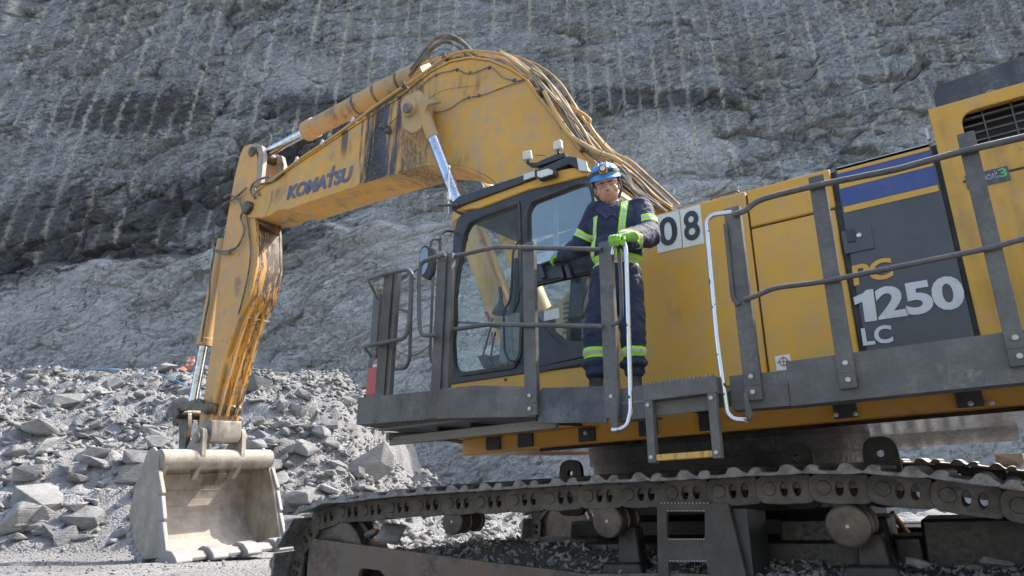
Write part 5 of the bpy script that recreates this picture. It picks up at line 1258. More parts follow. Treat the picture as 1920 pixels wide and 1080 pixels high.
# wrapped back and floor
ip = [Vector(p) for p in prof[1:]]
dense = []
c3 = curve([Vector((p.x, 0, p.y)) for p in ip] , 4); 
lipx, lipz = XZ([(312, 1049)], B0)[0]
c3 = c3 + [Vector((ip[-1].x*(1-t)+lipx*t, 0, ip[-1].y*(1-t)+(lipz-.02)*t)) for t in (.5, 1)]
V = []; F = []; nC = len(c3); segy = [B0+.046, B1-.046]
cen = Vector((xm, 0, sum(p[1] for p in ptsP)/len(ptsP)))
for i, p in enumerate(c3):
    a = c3[max(i-1, 0)]; b = c3[min(i+1, nC-1)]; d = (b-a).normalized(); nr = Vector((-d.z, 0, d.x))
    if nr.dot(cen-p) < 0: nr = -nr
    for q in (p+nr*.015, p+nr*.055):
        for y in segy: V.append(bz(q.x, q.z, y))
for i in range(nC-1):
    b = 4*i; c = b+4; F += [(b, c, c+1, b+1), (b+2, b+3, c+3, c+2), (b, b+2, c+2, c), (b+1, c+1, c+3, b+3)]
F += [(0, 1, 3, 2), (4*(nC-1), 4*(nC-1)+2, 4*(nC-1)+3, 4*(nC-1)+1)]
shell = MB().add(V, F).build('bucket_shell', M['bucket_steel'], EX, smooth=40)
wp = MB()
for i in range(3, nC-2, 3):      # wear strips across the inside
    p = c3[i]; a = c3[i-1]; d = (p-a).normalized(); nr = Vector((-d.z, 0, d.x)); nr = nr if nr.dot(cen-p) > 0 else -nr
    a0 = p+nr*.056; a1 = p+d*.13+nr*.056
    e0, e1 = a0+nr*.018, a1+nr*.012
    wp.add([bz(v.x, v.z, y) for y in (B0+.05, B1-.05) for v in (a0, a1, e1, e0)], [(0,1,2,3),(7,6,5,4),(0,4,5,1),(1,5,6,2),(2,6,7,3),(3,7,4,0)])
wp.build('wear_strip', M['bucket_steel'], shell, smooth=0, bevel=.004)
# top tube
tp = P(297, 862, y=B0)
tr_ = .155
tcx, tcz = tp.x-.02, tp.z
MB().lathe(bz(tcx, tcz, B0+.02), (0, 1, KU), [(0, tr_), (BW-.04, tr_)], 36).build('torque_tube', M['bucket_steel'], EX)
MB().prism([(tcx-.02, tcz-.12), (tcx+.13, tcz-.10), (tcx+.02, tcz-.30), (tcx-.10, tcz-.45), (tcx-.2, tcz-.25)], B0+.05, B0+.12, shear=KU).build('corner_gusset', M['bucket_steel'], EX, bevel=.01)
# ears
for y_ in (6.52, 7.22):
    zo = KU*(y_-B0)
    e = roundpoly([(tcx-.55, tcz-.0), (tcx-.30, tcz+.16), (tcx-.12, tcz+.40), (tcx-.02, tcz+.50), (tcx+.10, tcz+.46), (tcx+.13, tcz+.30), (tcx+.16, tcz+.05), (tcx+.10, tcz-.14), (tcx-.04, tcz-.33), (tcx-.06, tcz-.20), (tcx-.1, tcz-.1)], .05, 3)
    MB().prism([(x, z+zo) for x, z in e], y_, y_+.08, shear=KU).build('bucket_ear', M['bucket_steel'], EX, bevel=.015)
MB().lathe(bz(tcx+.01, tcz+.34, 6.46), (0, 1, KU), [(0, .06), (.02, .085), (.88, .085), (.90, .06)], 20).build('pin', M['bucket_steel'], EX)
# side cutters
for y_ in (B0-.018, B1-.01):
    zo = KU*(y_-B0); f = frontp
    for (i, j) in ((3, 2), (2, 1), (1, 0)):
        (xa_, za_), (xb_, zb_) = f[i], f[j]
        MB().prism([(xa_-.07, za_-.01+zo), (xa_+.035, za_-.01+zo), (xb_+.045, zb_+.03+zo), (xb_+.01, zb_+.012+zo), (xb_-.07, zb_+.012+zo)], y_, y_+.07, shear=KU).build('side_cutter', M['tooth_steel' if i < 3 else 'bucket_steel'], EX, bevel=.015)
# lip with teeth and shrouds
lz = lipz
MB().prism([(lipx-.28, lz-.05), (lipx+.06, lz-.055), (lipx+.08, lz-.03), (lipx-.26, lz+.01)], B0+.0, B1, shear=KU).build('lip', M['tooth_steel'], EX, bevel=.01)
for i in range(4):
    yc = B0+.10+i*(BW-.30)/3; zo = KU*(yc-B0)
    t = roundpoly([(-.16, -.055), (.16, -.075), (.27, -.05), (.24, -.0), (.12, .065), (-.04, .085), (-.14, .05)], .03, 3)
    MB().prism([(lipx+a*1.05, lz+b*1.35+zo-.0) for a, b in t], yc-.125, yc+.125, shear=KU).build('tooth', M['tooth_steel'], EX, bevel=.03)
for i in range(3):
    yc = B0+.10+(i+.5)*(BW-.30)/3; zo = KU*(yc-B0)
    t = [(-.14, -.06), (.15, -.07), (.16, -.02), (.06, .045), (-.10, .06)]
    MB().prism([(lipx+a, lz+b+zo) for a, b in t], yc-.145, yc+.145, shear=KU).build('lip_shroud', M['tooth_steel'], EX, bevel=.012)
# heel shrouds up the back corner
for i in range(7):
    a = Vector(prof[-1]).lerp(Vector(prof[-2]), (i % 3)/3) if i < 3 else (Vector(prof[-2]).lerp(Vector(prof[-3]), (i-3)/3) if i < 6 else Vector(prof[-3]))
    MB().box((a.x-.06, B0-.03, a.y-.05), (a.x+.06, B0+.13, a.y+.045)).build('heel_shroud', M['tooth_steel'], EX, bevel=.018)

# =================================================================== loose things
# dirt and stones lying on the near track frame
dx_ = np.linspace(-5.35, 1.0, 260); dyv = np.linspace(4.85, 6.1, 50); DX, DY = np.meshgrid(dx_, dyv)
edge = np.interp(DX, [-5.4, -4.6, -3.6, -2.9, -2.2, 1.0], [1.00, .93, .84, .84, .84, .80])
hump = np.interp(DX, [-5.4, -4.9, -4.3, -3.8, -3.0, -2.3, -1.6, 1.0], [.0, .02, .12, .22, .20, .12, .10, .05])
DZ = edge + hump*sstep(DY, 4.9, 5.35)*(1-0.8*sstep(DY, 5.5, 6.1)) + .05*fbm(DX*2, DY*2, 4, 3) + .03*fbm(DX*9, DY*9, 3, 5) - .35*sstep(DY, 5.7, 6.1) - .015
o = grid_mesh('dirt', DX, DY, DZ, M['dark_rock']); tag(o, 'dark dirt heaped on the track frame', 'dirt', kind='stuff')
sx_ = rng.uniform(-5.2, 1.0, 3200); sy_ = 4.91+rng.random(3200)**1.3*.8
ed = np.interp(sx_, [-5.4, -4.6, -3.6, -2.9, -2.2, 1.0], [1.00, .93, .84, .84, .84, .80]); hp = np.interp(sx_, [-5.4, -4.9, -4.3, -3.8, -3.0, -2.3, -1.6, 1.0], [.0, .02, .12, .22, .20, .12, .10, .05])
sz_ = ed+hp*sstep(sy_, 4.9, 5.35)*(1-0.8*sstep(sy_, 5.5, 6.1)) + .05*fbm(sx_*2, sy_*2, 4, 3) + .03*fbm(sx_*9, sy_*9, 3, 5)
merged_rocks('rock_chips', list(zip(sx_, sy_, sz_, .018+.07*rng.random(3200)**3.2)), M['mid_rock'], 8, 'grey rock chips caught on the dirty track frame', 'rock chips')
for px, py, s_, lb in ((1068+0, 1000, 0, ''),):
    pass
for px, py, sz0, y_, lb in ((735, 1000, .30, 5.0, 'pale upright triangular stone standing on the track frame behind the idler'), (698, 1000, .16, 4.98, 'small pointed stone wedged against the idler on the track frame'),
                     (1720, 1055, .16, 5.0, 'rounded grey stone on the track frame right of the last carrier roller'), (1870, 1056, .17, 5.02, 'flat grey stone on the track frame at the right frame edge'), (1410, 1025, .12, 5.05, 'small pale stone on the track frame beside the boarding step'), (1685, 1075, .12, 4.95, 'blocky grey stone under the last carrier roller')):
    p = P(px, py, y=y_); oo = bpy.data.objects.new('rock', protos[(px) % 14]); COL.objects.link(oo); oo.location = p; oo.scale = (sz0, sz0, sz0)
    oo.rotation_euler = (rr.uniform(-.4, .4), rr.uniform(-.9, .2), rr.uniform(0, 6)); tag(oo, lb, 'rock')
oo = bpy.data.objects.new('rock', protos[3]); COL.objects.link(oo); oo.location = P(1894, 862, y=9.6); oo.scale = (.3, .3, .3); tag(oo, 'small round pale stone behind the sunlit far track', 'rock')
# fire extinguisher box on the platform front
fe = empty('fire_extinguisher', P(690, 742, y=4.35), 'red fire extinguisher strapped behind the platform post left of the cab', 'extinguisher')
p0 = P(685, 742, y=4.35); p1 = P(707, 688, y=4.35); w_ = p1.x-p0.x
MB().box((p0.x, 4.35, p0.z), (p1.x, 4.47, p1.z)).build('box', M['red_paint'], fe, bevel=.008)
MB().lathe((p0.x+w_*.6, 4.41, p1.z+.001), (0, 0, 1), [(0, .045), (.06, .045), (.085, .03)], 18).build('cylinder', M['pink_paint'], fe)
MB().lathe((p0.x+w_*.6, 4.41, p1.z+.01), (0, 0, 1), [(0, .047), (.022, .047)], 18).build('collar', M['white_edge'], fe)
fe2 = empty('fire_extinguisher', P(724, 735, y=4.55), 'partly hidden red extinguisher between the two platform posts', 'extinguisher')
MB().lathe(P(720, 738, y=4.6), (0, 0, 1), [(0, .05), (.24, .05), (.27, .03)], 16).build('cylinder', M['red_paint'], fe2)
MB().tube([P(722, 700, y=4.6), P(726, 690, y=4.58)], .012, 6).build('valve', M['hose_dusty'], fe2)
# delineators and orange fabric on the bench
def bench(px, py): 
    q = hit(px, py) or (at_slope(px, py, 27.0), 27.0); return q
def on(s_, n_): x, y = sn2xy(s_, n_); return Vector((float(x), float(y), tz(s_, n_)))
nq = 27.2
for px, lb in ((349, 'orange and white traffic post, left of the two on the bench edge'), (358, 'orange and white traffic post nearer the arm, right of the two on the bench')):
    s_ = at_slope(px, 703, nq); b = on(s_, nq); hh = .62
    e = empty('traffic_post', b, lb, 'traffic post', 'traffic posts on the bench')
    MB().lathe(b, (0, 0, 1), [(0, .16), (.05, .16), (.06, .07), (hh, .06), (hh+.02, .03)], 16).build('tube', M['orange_plastic'], e)
    mm = MB()
    for z in (.30, .46): mm.lathe(b+Vector((0, 0, z)), (0, 0, 1), [(0, .069), (.08, .067)], 16)
    mm.build('reflective_band', M['white_plastic'], e)
s_ = at_slope(341, 700, nq-.2); b = on(s_, nq-.2)
oc = MB().lathe(b, (0, 0, 1), [(-.02, .32), (.10, .27), (.22, .10), (.27, .03)], 9).build('barrier_fabric', M['orange_plastic'], None); tag(oc, 'crumpled orange safety fabric beside the traffic posts', 'safety fabric')
s_ = at_slope(272, 697, nq-.2); b = on(s_, nq-.2)
oc = MB().lathe(b, (0.3, 0, 1), [(-.02, .24), (.06, .2), (.12, .06)], 8).build('barrier_fabric', M['orange_plastic'], None); tag(oc, 'flat orange safety fabric on the crest above the cracked block', 'safety fabric')
n = NT('rope_blue'); M['rope'] = n.fin((.08, .28, .55), .7)
n = NT('tape_red'); M['tape'] = n.fin((.55, .02, .12), .7)
def rope(name, pxs, m, lab, r=.018):
    pts = []
    for a, b in pxs:
        q = hit(a, b)
        if q: pts.append(on(*q)+Vector((0, 0, .14)))
    if len(pts) > 1: tag(MB().tube(curve(pts, 5), r, 6).build(name, M[m], None), lab, 'rope')
rope('rope', [(110, 699), (150, 700), (190, 700), (225, 701)], 'rope', 'blue rope lying along the crest of the rubble slope on the left', .022)
rope('rope', [(262, 703), (282, 708), (300, 710), (322, 720), (345, 732), (365, 742)], 'rope', 'blue rope trailing down the slope towards the arm')
rope('tape', [(356, 728), (366, 735), (380, 733)], 'tape', 'pink marking tape lying on the slope just left of the arm')

# =================================================================== the man on the walkway
# local frame: x to the right in the picture, y away from the camera, z up; u(px,py) in metres around the feet
PC = P(1152, 726, y=4.50); PC.z = 1.877
azv = math.atan2(PC.y, PC.x); ROT = azv - math.pi/2
def PL(px, py, y):
    """pixel to the man's own frame, at world plane y"""
    return (Matrix.Rotation(-ROT, 3, 'Z') @ (P(px, py, y=y) - PC))
def PR(px, py, d):
    """pixel to the man's frame at local depth d"""
    Rm = Matrix.Rotation(-ROT, 3, 'Z'); e = Rm @ (EYE-PC); r = Rm @ (FW + RT*((px-960)/FPX) + UPV*((540-py)/FPX))
    return e + r*((d-e.y)/r.y)
MAN = empty('person', PC, 'man in navy hi-vis coveralls and blue hard hat standing beside the cab', 'person')
MAN.rotation_euler = (0, 0, ROT)
def capsule(bm, a, b, ra, rb, n=16):
    a = Vector(a); b = Vector(b)
    for p, r in ((a, ra), (b, rb)):
        bmesh.ops.create_icosphere(bm, subdivisions=3, radius=r, matrix=Matrix.Translation(p))
    t = b-a; L_ = t.length
    if L_ < 1e-4: return
    q = t.to_track_quat('Z', 'Y').to_matrix().to_4x4()
    bmesh.ops.create_cone(bm, cap_ends=True, segments=n, radius1=ra, radius2=rb, depth=L_, matrix=Matrix.Translation((a+b)/2) @ q)
def ell(bm, c, r, rot=None, sub=3):
    mt = Matrix.Translation(Vector(c)) @ (rot.to_4x4() if rot else Matrix()) @ Matrix.Diagonal((*r, 1))
    bmesh.ops.create_icosphere(bm, subdivisions=sub, radius=1, matrix=mt)
def remesh(bm, name, mats, vox, smooth=2, parent=None, disp=None, labels=None):
    me = bpy.data.meshes.new(name); bm.to_mesh(me); bm.free(); o = bpy.data.objects.new(name, me); COL.objects.link(o)
    r = o.modifiers.new('r', 'REMESH'); r.mode = 'VOXEL'; r.voxel_size = vox
    if smooth: s_ = o.modifiers.new('s', 'SMOOTH'); s_.iterations = smooth; s_.factor = .5
    dg = bpy.context.evaluated_depsgraph_get(); m2 = bpy.data.meshes.new_from_object(o.evaluated_get(dg)); bpy.data.objects.remove(o)
    m2.name = name; m2.materials.clear()
    for m in mats: m2.materials.append(m)
    n_ = len(m2.vertices); co = np.empty(n_*3); m2.vertices.foreach_get('co', co); co = co.reshape(-1, 3)
    if disp is not None:
        nn_ = np.empty(n_*3); m2.vertices.foreach_get('normal', nn_); nn_ = nn_.reshape(-1, 3)
        co = co + nn_*disp(co)[:, None]; m2.vertices.foreach_set('co', co.ravel())
    m2.polygons.foreach_set('use_smooth', np.ones(len(m2.polygons), dtype=bool)); m2.update()
    o = bpy.data.objects.new(name, m2); COL.objects.link(o)
    if parent is not None: o.parent = parent
    return o
# joints -----------------------------------------------------------------------
S_L = PR(1120, 398, .02); S_R = PR(1199, 394, -.01)           # shoulders (picture left / right)
E_L = PR(1088, 462, .10); H_L = PL(1048, 484, CY-.075)        # elbow, hand on the door grip
E_R = PR(1226, 444, -.06); H_R = PL(1160, 452, 3.99)          # elbow, hand on the grab rail
E_R = PR(1215, 441, -.12)
HIP = PR(1155, 520, .0); CH = PR(1160, 430, .0)
K_L = PR(1118, 620, -.02); A_L = PR(1117, 700, .0); K_R = PR(1187, 625, -.02); A_R = PR(1189, 695, .02)
HD = PR(1138, 350, -.05); NK = PR(1150, 378, .0)
F_L = A_L + Vector((-.02, -.12, -.03)); F_R = A_R + Vector((.0, -.12, -.03)); zf = .0
# skin: head, neck, arms, hands and a plain body under the clothes, one surface ----
bm = bmesh.new()
hr = .080
tilt = Matrix.Rotation(R(-8), 3, 'Y') @ Matrix.Rotation(R(-4), 3, 'Z') @ Matrix.Rotation(R(20), 3, 'X')
HS = 1.17
def hp(x, y, z): return HD + tilt @ Vector((x, y, z))*HS
def he(bm, c, r, rot=None, sub=3): ell(bm, c, tuple(q*HS for q in r), rot, sub)
he(bm, hp(0, .015, .03), (.079, .097, .10), tilt); he(bm, hp(0, -.018, -.045), (.066, .07, .075), tilt); he(bm, hp(0, -.04, -.088), (.034, .034, .028), tilt)   # skull, jaw, chin
for sx2 in (-1, 1):
    he(bm, hp(sx2*.044, -.047, -.030), (.026, .026, .027), tilt)          # cheeks
    he(bm, hp(sx2*.079, .012, -.012), (.010, .020, .030), tilt)           # ears
    he(bm, hp(sx2*.031, -.073, .016), (.020, .010, .006), tilt, 2)        # brow
he(bm, hp(0, -.088, -.006), (.010, .014, .028), tilt, 2); he(bm, hp(0, -.099, -.028), (.019, .016, .012), tilt, 2)   # nose
he(bm, hp(0, -.076, -.060), (.025, .012, .006), tilt, 2); he(bm, hp(0, -.075, -.0695), (.021, .012, .006), tilt, 2)  # lips
capsule(bm, HD+Vector((0, .02, -.06)), NK+Vector((0, .01, -.06)), .058, .066)
ell(bm, CH, (.15, .10, .16)); ell(bm, HIP, (.15, .11, .12)); capsule(bm, CH, HIP, .13, .13)
for a, b, c in ((S_L, E_L, H_L), (S_R, E_R, H_R)):
    capsule(bm, a, b, .048, .040); w_ = b.lerp(c, .92); capsule(bm, b, w_, .040, .026)
for a, b in ((K_L, A_L), (K_R, A_R)):
    h_ = HIP + Vector((-.09 if a is K_L else .09, 0, -.03)); capsule(bm, h_, a, .080, .055); capsule(bm, a, b, .055, .04)
def skin_mat():
    n = NT('skin'); tc = n.t.nodes.new('ShaderNodeTexCoord'); f = n.noise(30, 5, .6, vec=tc.outputs['Object'])
    c_ = n.mix(n.mr(f, .3, .7), (.46, .25, .16), (.55, .31, .205))
    def blob(c, r, sharp=.35):
        v = n.t.nodes.new('ShaderNodeVectorMath'); v.operation = 'SUBTRACT'; n.set(v.inputs[0], tc.outputs['Object']); v.inputs[1].default_value = tuple(c)
        rt_ = n.t.nodes.new('ShaderNodeVectorRotate'); rt_.rotation_type = 'EULER_XYZ'; n.set(rt_.inputs['Vector'], v.outputs[0]); e_ = tilt.transposed().to_euler(); rt_.inputs['Rotation'].default_value = tuple(e_)
        s_ = n.t.nodes.new('ShaderNodeVectorMath'); s_.operation = 'DIVIDE'; n.set(s_.inputs[0], rt_.outputs[0]); s_.inputs[1].default_value = tuple(q*HS for q in r)
        l_ = n.t.nodes.new('ShaderNodeVectorMath'); l_.operation = 'LENGTH'; n.set(l_.inputs[0], s_.outputs[0])
        return n.mr(l_.outputs['Value'], 1-sharp, 1.0, 1.0, 0.0)
    for sx2 in (-1, 1):
        c_ = n.mix(n.math('MULTIPLY', blob(hp(sx2*.031, -.077, .020), (.020, .03, .0045)), .85), c_, (.02, .014, .011))     # eyebrows
        c_ = n.mix(n.math('MULTIPLY', blob(hp(sx2*.030, -.075, .000), (.014, .03, .0045)), .92), c_, (.018, .012, .010))    # narrowed eyes
        c_ = n.mix(n.math('MULTIPLY', blob(hp(sx2*.045, -.06, -.028), (.024, .03, .018), .8), .35), c_, (.50, .19, .13))
    c_ = n.mix(n.math('MULTIPLY', blob(hp(0, -.08, -.0645), (.022, .03, .0024)), .85), c_, (.10, .025, .02))
    for sx2 in (-1, 1):
        c_ = n.mix(n.math('MULTIPLY', blob(hp(sx2*.025, -.075, -.0600), (.008, .03, .0034)), .8), c_, (.12, .035, .03))
        c_ = n.mix(n.math('MULTIPLY', blob(hp(sx2*.034, -.07, -.046), (.0035, .03, .016)), .35), c_, (.22, .10, .07))
    c_ = n.mix(n.math('MULTIPLY', blob(hp(0, -.08, -.065), (.024, .03, .009)), .45), c_, (.36, .11, .09))
    for sx2 in (-1, 1): c_ = n.mix(n.math('MULTIPLY', blob(hp(sx2*.014, -.085, -.049), (.014, .03, .0042)), .55), c_, (.05, .03, .025))   # moustache
    c_ = n.mix(n.math('MULTIPLY', blob(hp(0, -.07, -.098), (.018, .03, .010)), .30), c_, (.08, .05, .04))
    return n.fin(c_, .45, Subsurface_Weight=.08, Subsurface_Radius=(.02, .008, .004))
M['skin'] = skin_mat()
body = remesh(bm, 'body', [M['skin']], .0042, 1, MAN)
# hair: a close cap of dark hair under the hat ------------------------------------
n = NT('dark_hair'); M['hair'] = n.fin((.012, .010, .009), .6)
bm = bmesh.new(); he(bm, hp(0, .026, .026), (.0835, .098, .100), tilt)
for v in list(bm.verts):
    l = tilt.transposed() @ (v.co - HD)/HS
    if l.z < -.05 or (l.y < -.035 and l.z < .055) or (l.y < .0 and l.z < -.012): bm.verts.remove(v)
me = bpy.data.meshes.new('hair'); bm.to_mesh(me); bm.free(); me.materials.append(M['hair']); hair = bpy.data.objects.new('hair', me); COL.objects.link(hair); hair.parent = MAN
sl = hair.modifiers.new('s', 'SOLIDIFY'); sl.thickness = .006
# coveralls ---------------------------------------------------------------------------
bm = bmesh.new()
ch = CH + Vector((0, .0, .02))
ell(bm, ch, (.22, .145, .20)); ell(bm, PR(1156, 470, -.01), (.20, .155, .15)); ell(bm, HIP+Vector((0, 0, .02)), (.185, .14, .14)); ell(bm, HIP+Vector((0, .01, -.09)), (.175, .13, .12))
capsule(bm, S_L, S_R, .075, .080); capsule(bm, NK+Vector((0, .035, -.085)), NK+Vector((0, .04, -.045)), .09, .078)
for a, b, c, r1, r2, r3 in ((S_L, E_L, H_L, .086, .074, .056), (S_R, E_R, H_R, .098, .090, .068)):
    capsule(bm, a, b, r1, r2); w_ = b.lerp(c, .74 if a is S_L else .80); capsule(bm, b, w_, r2, r3)
for kn, an, sg in ((K_L, A_L, -1), (K_R, A_R, 1)):
    h_ = HIP + Vector((sg*.088, 0, -.06)); capsule(bm, h_, kn, .108, .086); capsule(bm, kn, an+Vector((0, 0, .03)), .088, .076); ell(bm, an+Vector((0, 0, .045)), (.086, .088, .055))
for sg in (-1, 1):
    ell(bm, NK+Vector((sg*.052, -.070, -.085)), (.040, .018, .042), Matrix.Rotation(sg*.5, 3, 'Y'), 2)        # collar wings
def folds(co):
    x, y, z = co.T
    d = .0055*fbm(x*9+y*4, z*7, 4, 31) + .007*fbm(x*3+y*8+z*5, z*10-x*4, 2, 37, .5, ridge=True)
    leg = sstep(-z, -(HIP.z-.15), -(HIP.z-.3)); d = d + leg*.007*fbm(x*16+y*9, z*5, 3, 43, .5, ridge=True)
    ank = np.exp(-((z-(A_L.z+.06))/.10)**2); d = d + ank*.012*np.sin(z*75+3*fbm(x*9, y*9, 2, 3))
    arm = sstep(np.abs(x-CH.x), .16, .22)*(z > HIP.z); d = d + arm*.006*fbm(x*6+z*12, z*6-x*12, 2, 53, .5, ridge=True)
    return d
def cloth_mat():
    n = NT('navy_cloth'); tc = n.t.nodes.new('ShaderNodeTexCoord'); ob = tc.outputs['Object']; X, Y, Z = n.xyz(ob)
    f = n.noise(9, 6, .65, vec=ob)
    base = n.mix(n.mr(f, .35, .7), (.012, .018, .046), (.024, .033, .074))
    base = n.mix(n.math('MULTIPLY', n.mr(n.noise(4, 6, .75, vec=ob), .62, .8), .25), base, (.07, .068, .075))
    lime = (.36, .78, .03); sil = (.50, .47, .46)
    w1 = n.math('MULTIPLY', n.math('SUBTRACT', n.noise(5, 3, .5, vec=ob), .5), .03)
    def slab(d, hw, limit=None):
        """lime tape with silver core; d = signed distance from the tape's middle"""
        nonlocal base
        a = n.math('ABSOLUTE', n.math('ADD', d, w1)); m_ = n.math('LESS_THAN', a, hw)
        if limit is not None:
            for q in limit: m_ = n.math('MULTIPLY', m_, q)
        core = n.math('MULTIPLY', m_, n.math('LESS_THAN', a, hw*.40))
        base = n.mix(m_, base, lime); base = n.mix(core, base, sil)
    LTn = lambda a, b: n.math('LESS_THAN', a, b); GT = lambda a, b: n.math('GREATER_THAN', a, b)
    kz = PR(1150, 658, -.08).z
    slab(n.math('SUBTRACT', Z, kz), .033)
    # chest braces, front only
    wz = PR(1150, 482, -.13).z
    for (t, b, hw) in (((1116, 402), (1110, 492), .014), ((1170, 384), (1159, 492), .025)):
        p = PR(*t, -.12); q = PR(*b, -.13); sl_ = (p.x-q.x)/(p.z-q.z)
        d = n.math('SUBTRACT', X, n.math('ADD', q.x, n.math('MULTIPLY', n.math('SUBTRACT', Z, q.z), sl_)))
        slab(d, hw, (LTn(Y, CH.y-.02), LTn(Z, p.z+(.06 if hw > .02 else .0)), GT(Z, wz-.045)))
    slab(n.math('SUBTRACT', Z, wz), .036, (LTn(n.math('ABSOLUTE', n.math('SUBTRACT', X, HIP.x+.0)), .195), GT(Z, wz-.06)))
    # sleeves
    ab = S_R.lerp(E_R, .62); dn = (E_R-S_R).normalized()
    def planed(c, nn):
        v = n.t.nodes.new('ShaderNodeVectorMath'); v.operation = 'SUBTRACT'; n.set(v.inputs[0], ob); v.inputs[1].default_value = tuple(c)
        w = n.t.nodes.new('ShaderNodeVectorMath'); w.operation = 'DOT_PRODUCT'; n.set(w.inputs[0], v.outputs[0]); w.inputs[1].default_value = tuple(nn); return w.outputs['Value']
    slab(planed(ab, (dn+Vector((0, 0, -.3))).normalized()), .034, (GT(X, CH.x+.165), GT(Z, ab.z-.065)))
    al = S_L.lerp(E_L, .72); dn = (E_L-S_L).normalized(); slab(planed(al, dn), .026, (LTn(X, CH.x-.185),))
    tr_ = n.t.nodes.new('ShaderNodeTexNoise')
    h = n.math('ADD', n.math('MULTIPLY', n.noise(22, 6, .6, vec=ob), 1), n.math('MULTIPLY', n.noise(7, 3, .6, vec=ob, dist=1.0), 2))
    # seams: zip line and pocket edges
    zl_ = n.math('MULTIPLY', LTn(n.math('ABSOLUTE', n.math('SUBTRACT', X, CH.x-.012)), .0022), LTn(Y, CH.y-.05)); base = n.mix(n.math('MULTIPLY', n.math('MULTIPLY', zl_, GT(Z, HIP.z)), .8), base, (.004, .005, .01))
    return n.fin(base, .8, nrm=n.bump(h, .55, .02), Sheen_Weight=.03)
M['navy'] = cloth_mat()
cov = remesh(bm, 'coveralls', [M['navy']], .0085, 2, MAN, folds)
n = NT('dark_shirt'); M['shirt'] = n.fin((.012, .014, .022), .85)
# t-shirt triangle in the open collar
bm = bmesh.new(); ell(bm, NK+Vector((-.012, -.038, -.098)), (.058, .066, .058)); shirt = remesh(bm, 'shirt', [M['shirt']], .006, 1, MAN)
for nm_, mt_, dp_, pts in (('shirt_front', 'shirt', .0, [(1131, 383), (1147, 387), (1163, 383), (1148, 405)]), ('collar', 'navy', -.014, [(1115, 394), (1127, 377), (1136, 384), (1147, 402), (1137, 411)]), ('collar', 'navy', -.014, [(1149, 404), (1157, 384), (1166, 374), (1181, 386), (1162, 412)])):
    cw = MB(); f0 = [PR(a, b, dp_-.142+.0028*max(0, 404-b)) for a, b in pts]; f1 = [v+Vector((0, .012, 0)) for v in f0]; q = len(f0)
    cw.add(f0+f1, [tuple(range(q)), tuple(reversed(range(q, 2*q)))]+[(i, (i+1) % q, (i+1) % q+q, i+q) for i in range(q)])
    cl_ = bpy.data.meshes.new(nm_); cl_.from_pydata([tuple(v) for v in cw.v], [], cw.f); cl_.materials.append(M[mt_])
    bq = bmesh.new(); bq.from_mesh(cl_); bmesh.ops.recalc_face_normals(bq, faces=bq.faces); bq.to_mesh(cl_); bq.free()
    co_ = bpy.data.objects.new(nm_, cl_); COL.objects.link(co_); co_.parent = MAN; b_ = co_.modifiers.new('b', 'BEVEL'); b_.width = .004; b_.segments = 2
# helmet -----------------------------------------------------------------------------
def hel(bmv, prof, sx_=1.0, sy_=1.18, n_=40):
    rings = []
    for z, r in prof: rings.append([hp(math.cos(2*math.pi*j/n_)*r*sx_, .012+math.sin(2*math.pi*j/n_)*r*sy_, z) for j in range(n_)])
    return bmv.ring_tube(rings)
def child(mb, name, mat, parent=MAN, smooth=50, bevel=0):
    va = mb.v; me = bpy.data.meshes.new(name); me.from_pydata([tuple(v) for v in va], [], mb.f); me.materials.append(M[mat]); me.update()
    me.polygons.foreach_set('use_smooth', [True]*len(me.polygons)); me.set_sharp_from_angle(angle=R(smooth))
    o = bpy.data.objects.new(name, me); COL.objects.link(o); o.parent = parent
    if bevel: b = o.modifiers.new('bevel', 'BEVEL'); b.width = bevel; b.segments = 2; b.limit_method = 'ANGLE'
    return o
h_ = MB(); hel(h_, [(.046, .098), (.050, .104), (.058, .103), (.075, .100), (.095, .097), (.115, .090), (.135, .076), (.150, .056), (.158, .030), (.160, .004)])
brim = []; 
for j in range(40):
    a = 2*math.pi*j/40; fr = max(0, -math.sin(a)); r = .103+.030*fr**2
    brim.append((math.cos(a)*.104*(1+.02*fr), .012+math.sin(a)*r*1.18, .046-.016*fr**2))
h_.ring_tube([[hp(x*.93, y*.93, z+.006) for x, y, z in brim], [hp(x, y, z) for x, y, z in brim], [hp(x*1.005, y*1.005, z+.005) for x, y, z in brim], [hp(x*.93, y*.93, z+.016) for x, y, z in brim]], caps=False)
helmet = child(h_, 'helmet', 'helmet_blue')
rd = MB(); 
for off in (-.028, 0, .028): rd.tube([hp(off, .012+math.sin(t)*.118*(1-.0), .060+math.cos(t)*.104-.002) for t in [(-60+i*12)*math.pi/180 for i in range(11)]], .006, 6)
child(rd, 'crown_rib', 'helmet_blue', helmet)
st_ = MB(); n_ = 48; rings = []
for dz, dr in ((.078, .003), (.078, .006), (.100, .004), (.100, .001)):
    rings.append([hp(math.cos(2*math.pi*j/n_)*(.0995-(dz-.078)*.16+dr), .012+math.sin(2*math.pi*j/n_)*(.0995-(dz-.078)*.16+dr)*1.18, dz) for j in range(n_)])
child(st_.ring_tube(rings, caps=False), 'lamp_strap', 'rubber', helmet)
lp_ = hp(-.004, -.118, .094)
LD = (tilt @ Vector((0, -1, .12)))*1.0
hlm = child(MB().box((-.026, -.016, -.022), (.026, .016, .020), Matrix.Translation(lp_) @ tilt.to_4x4() @ Matrix.Scale(HS, 4)), 'headlamp', 'lamp_orange', helmet, bevel=.005)
lpr = child(MB().lathe(lp_+LD*.006+tilt @ Vector((0, 0, .008)), LD, [(0, .027), (.020, .029), (.025, .025), (.022, .021)], 24), 'bezel', 'rubber', helmet)
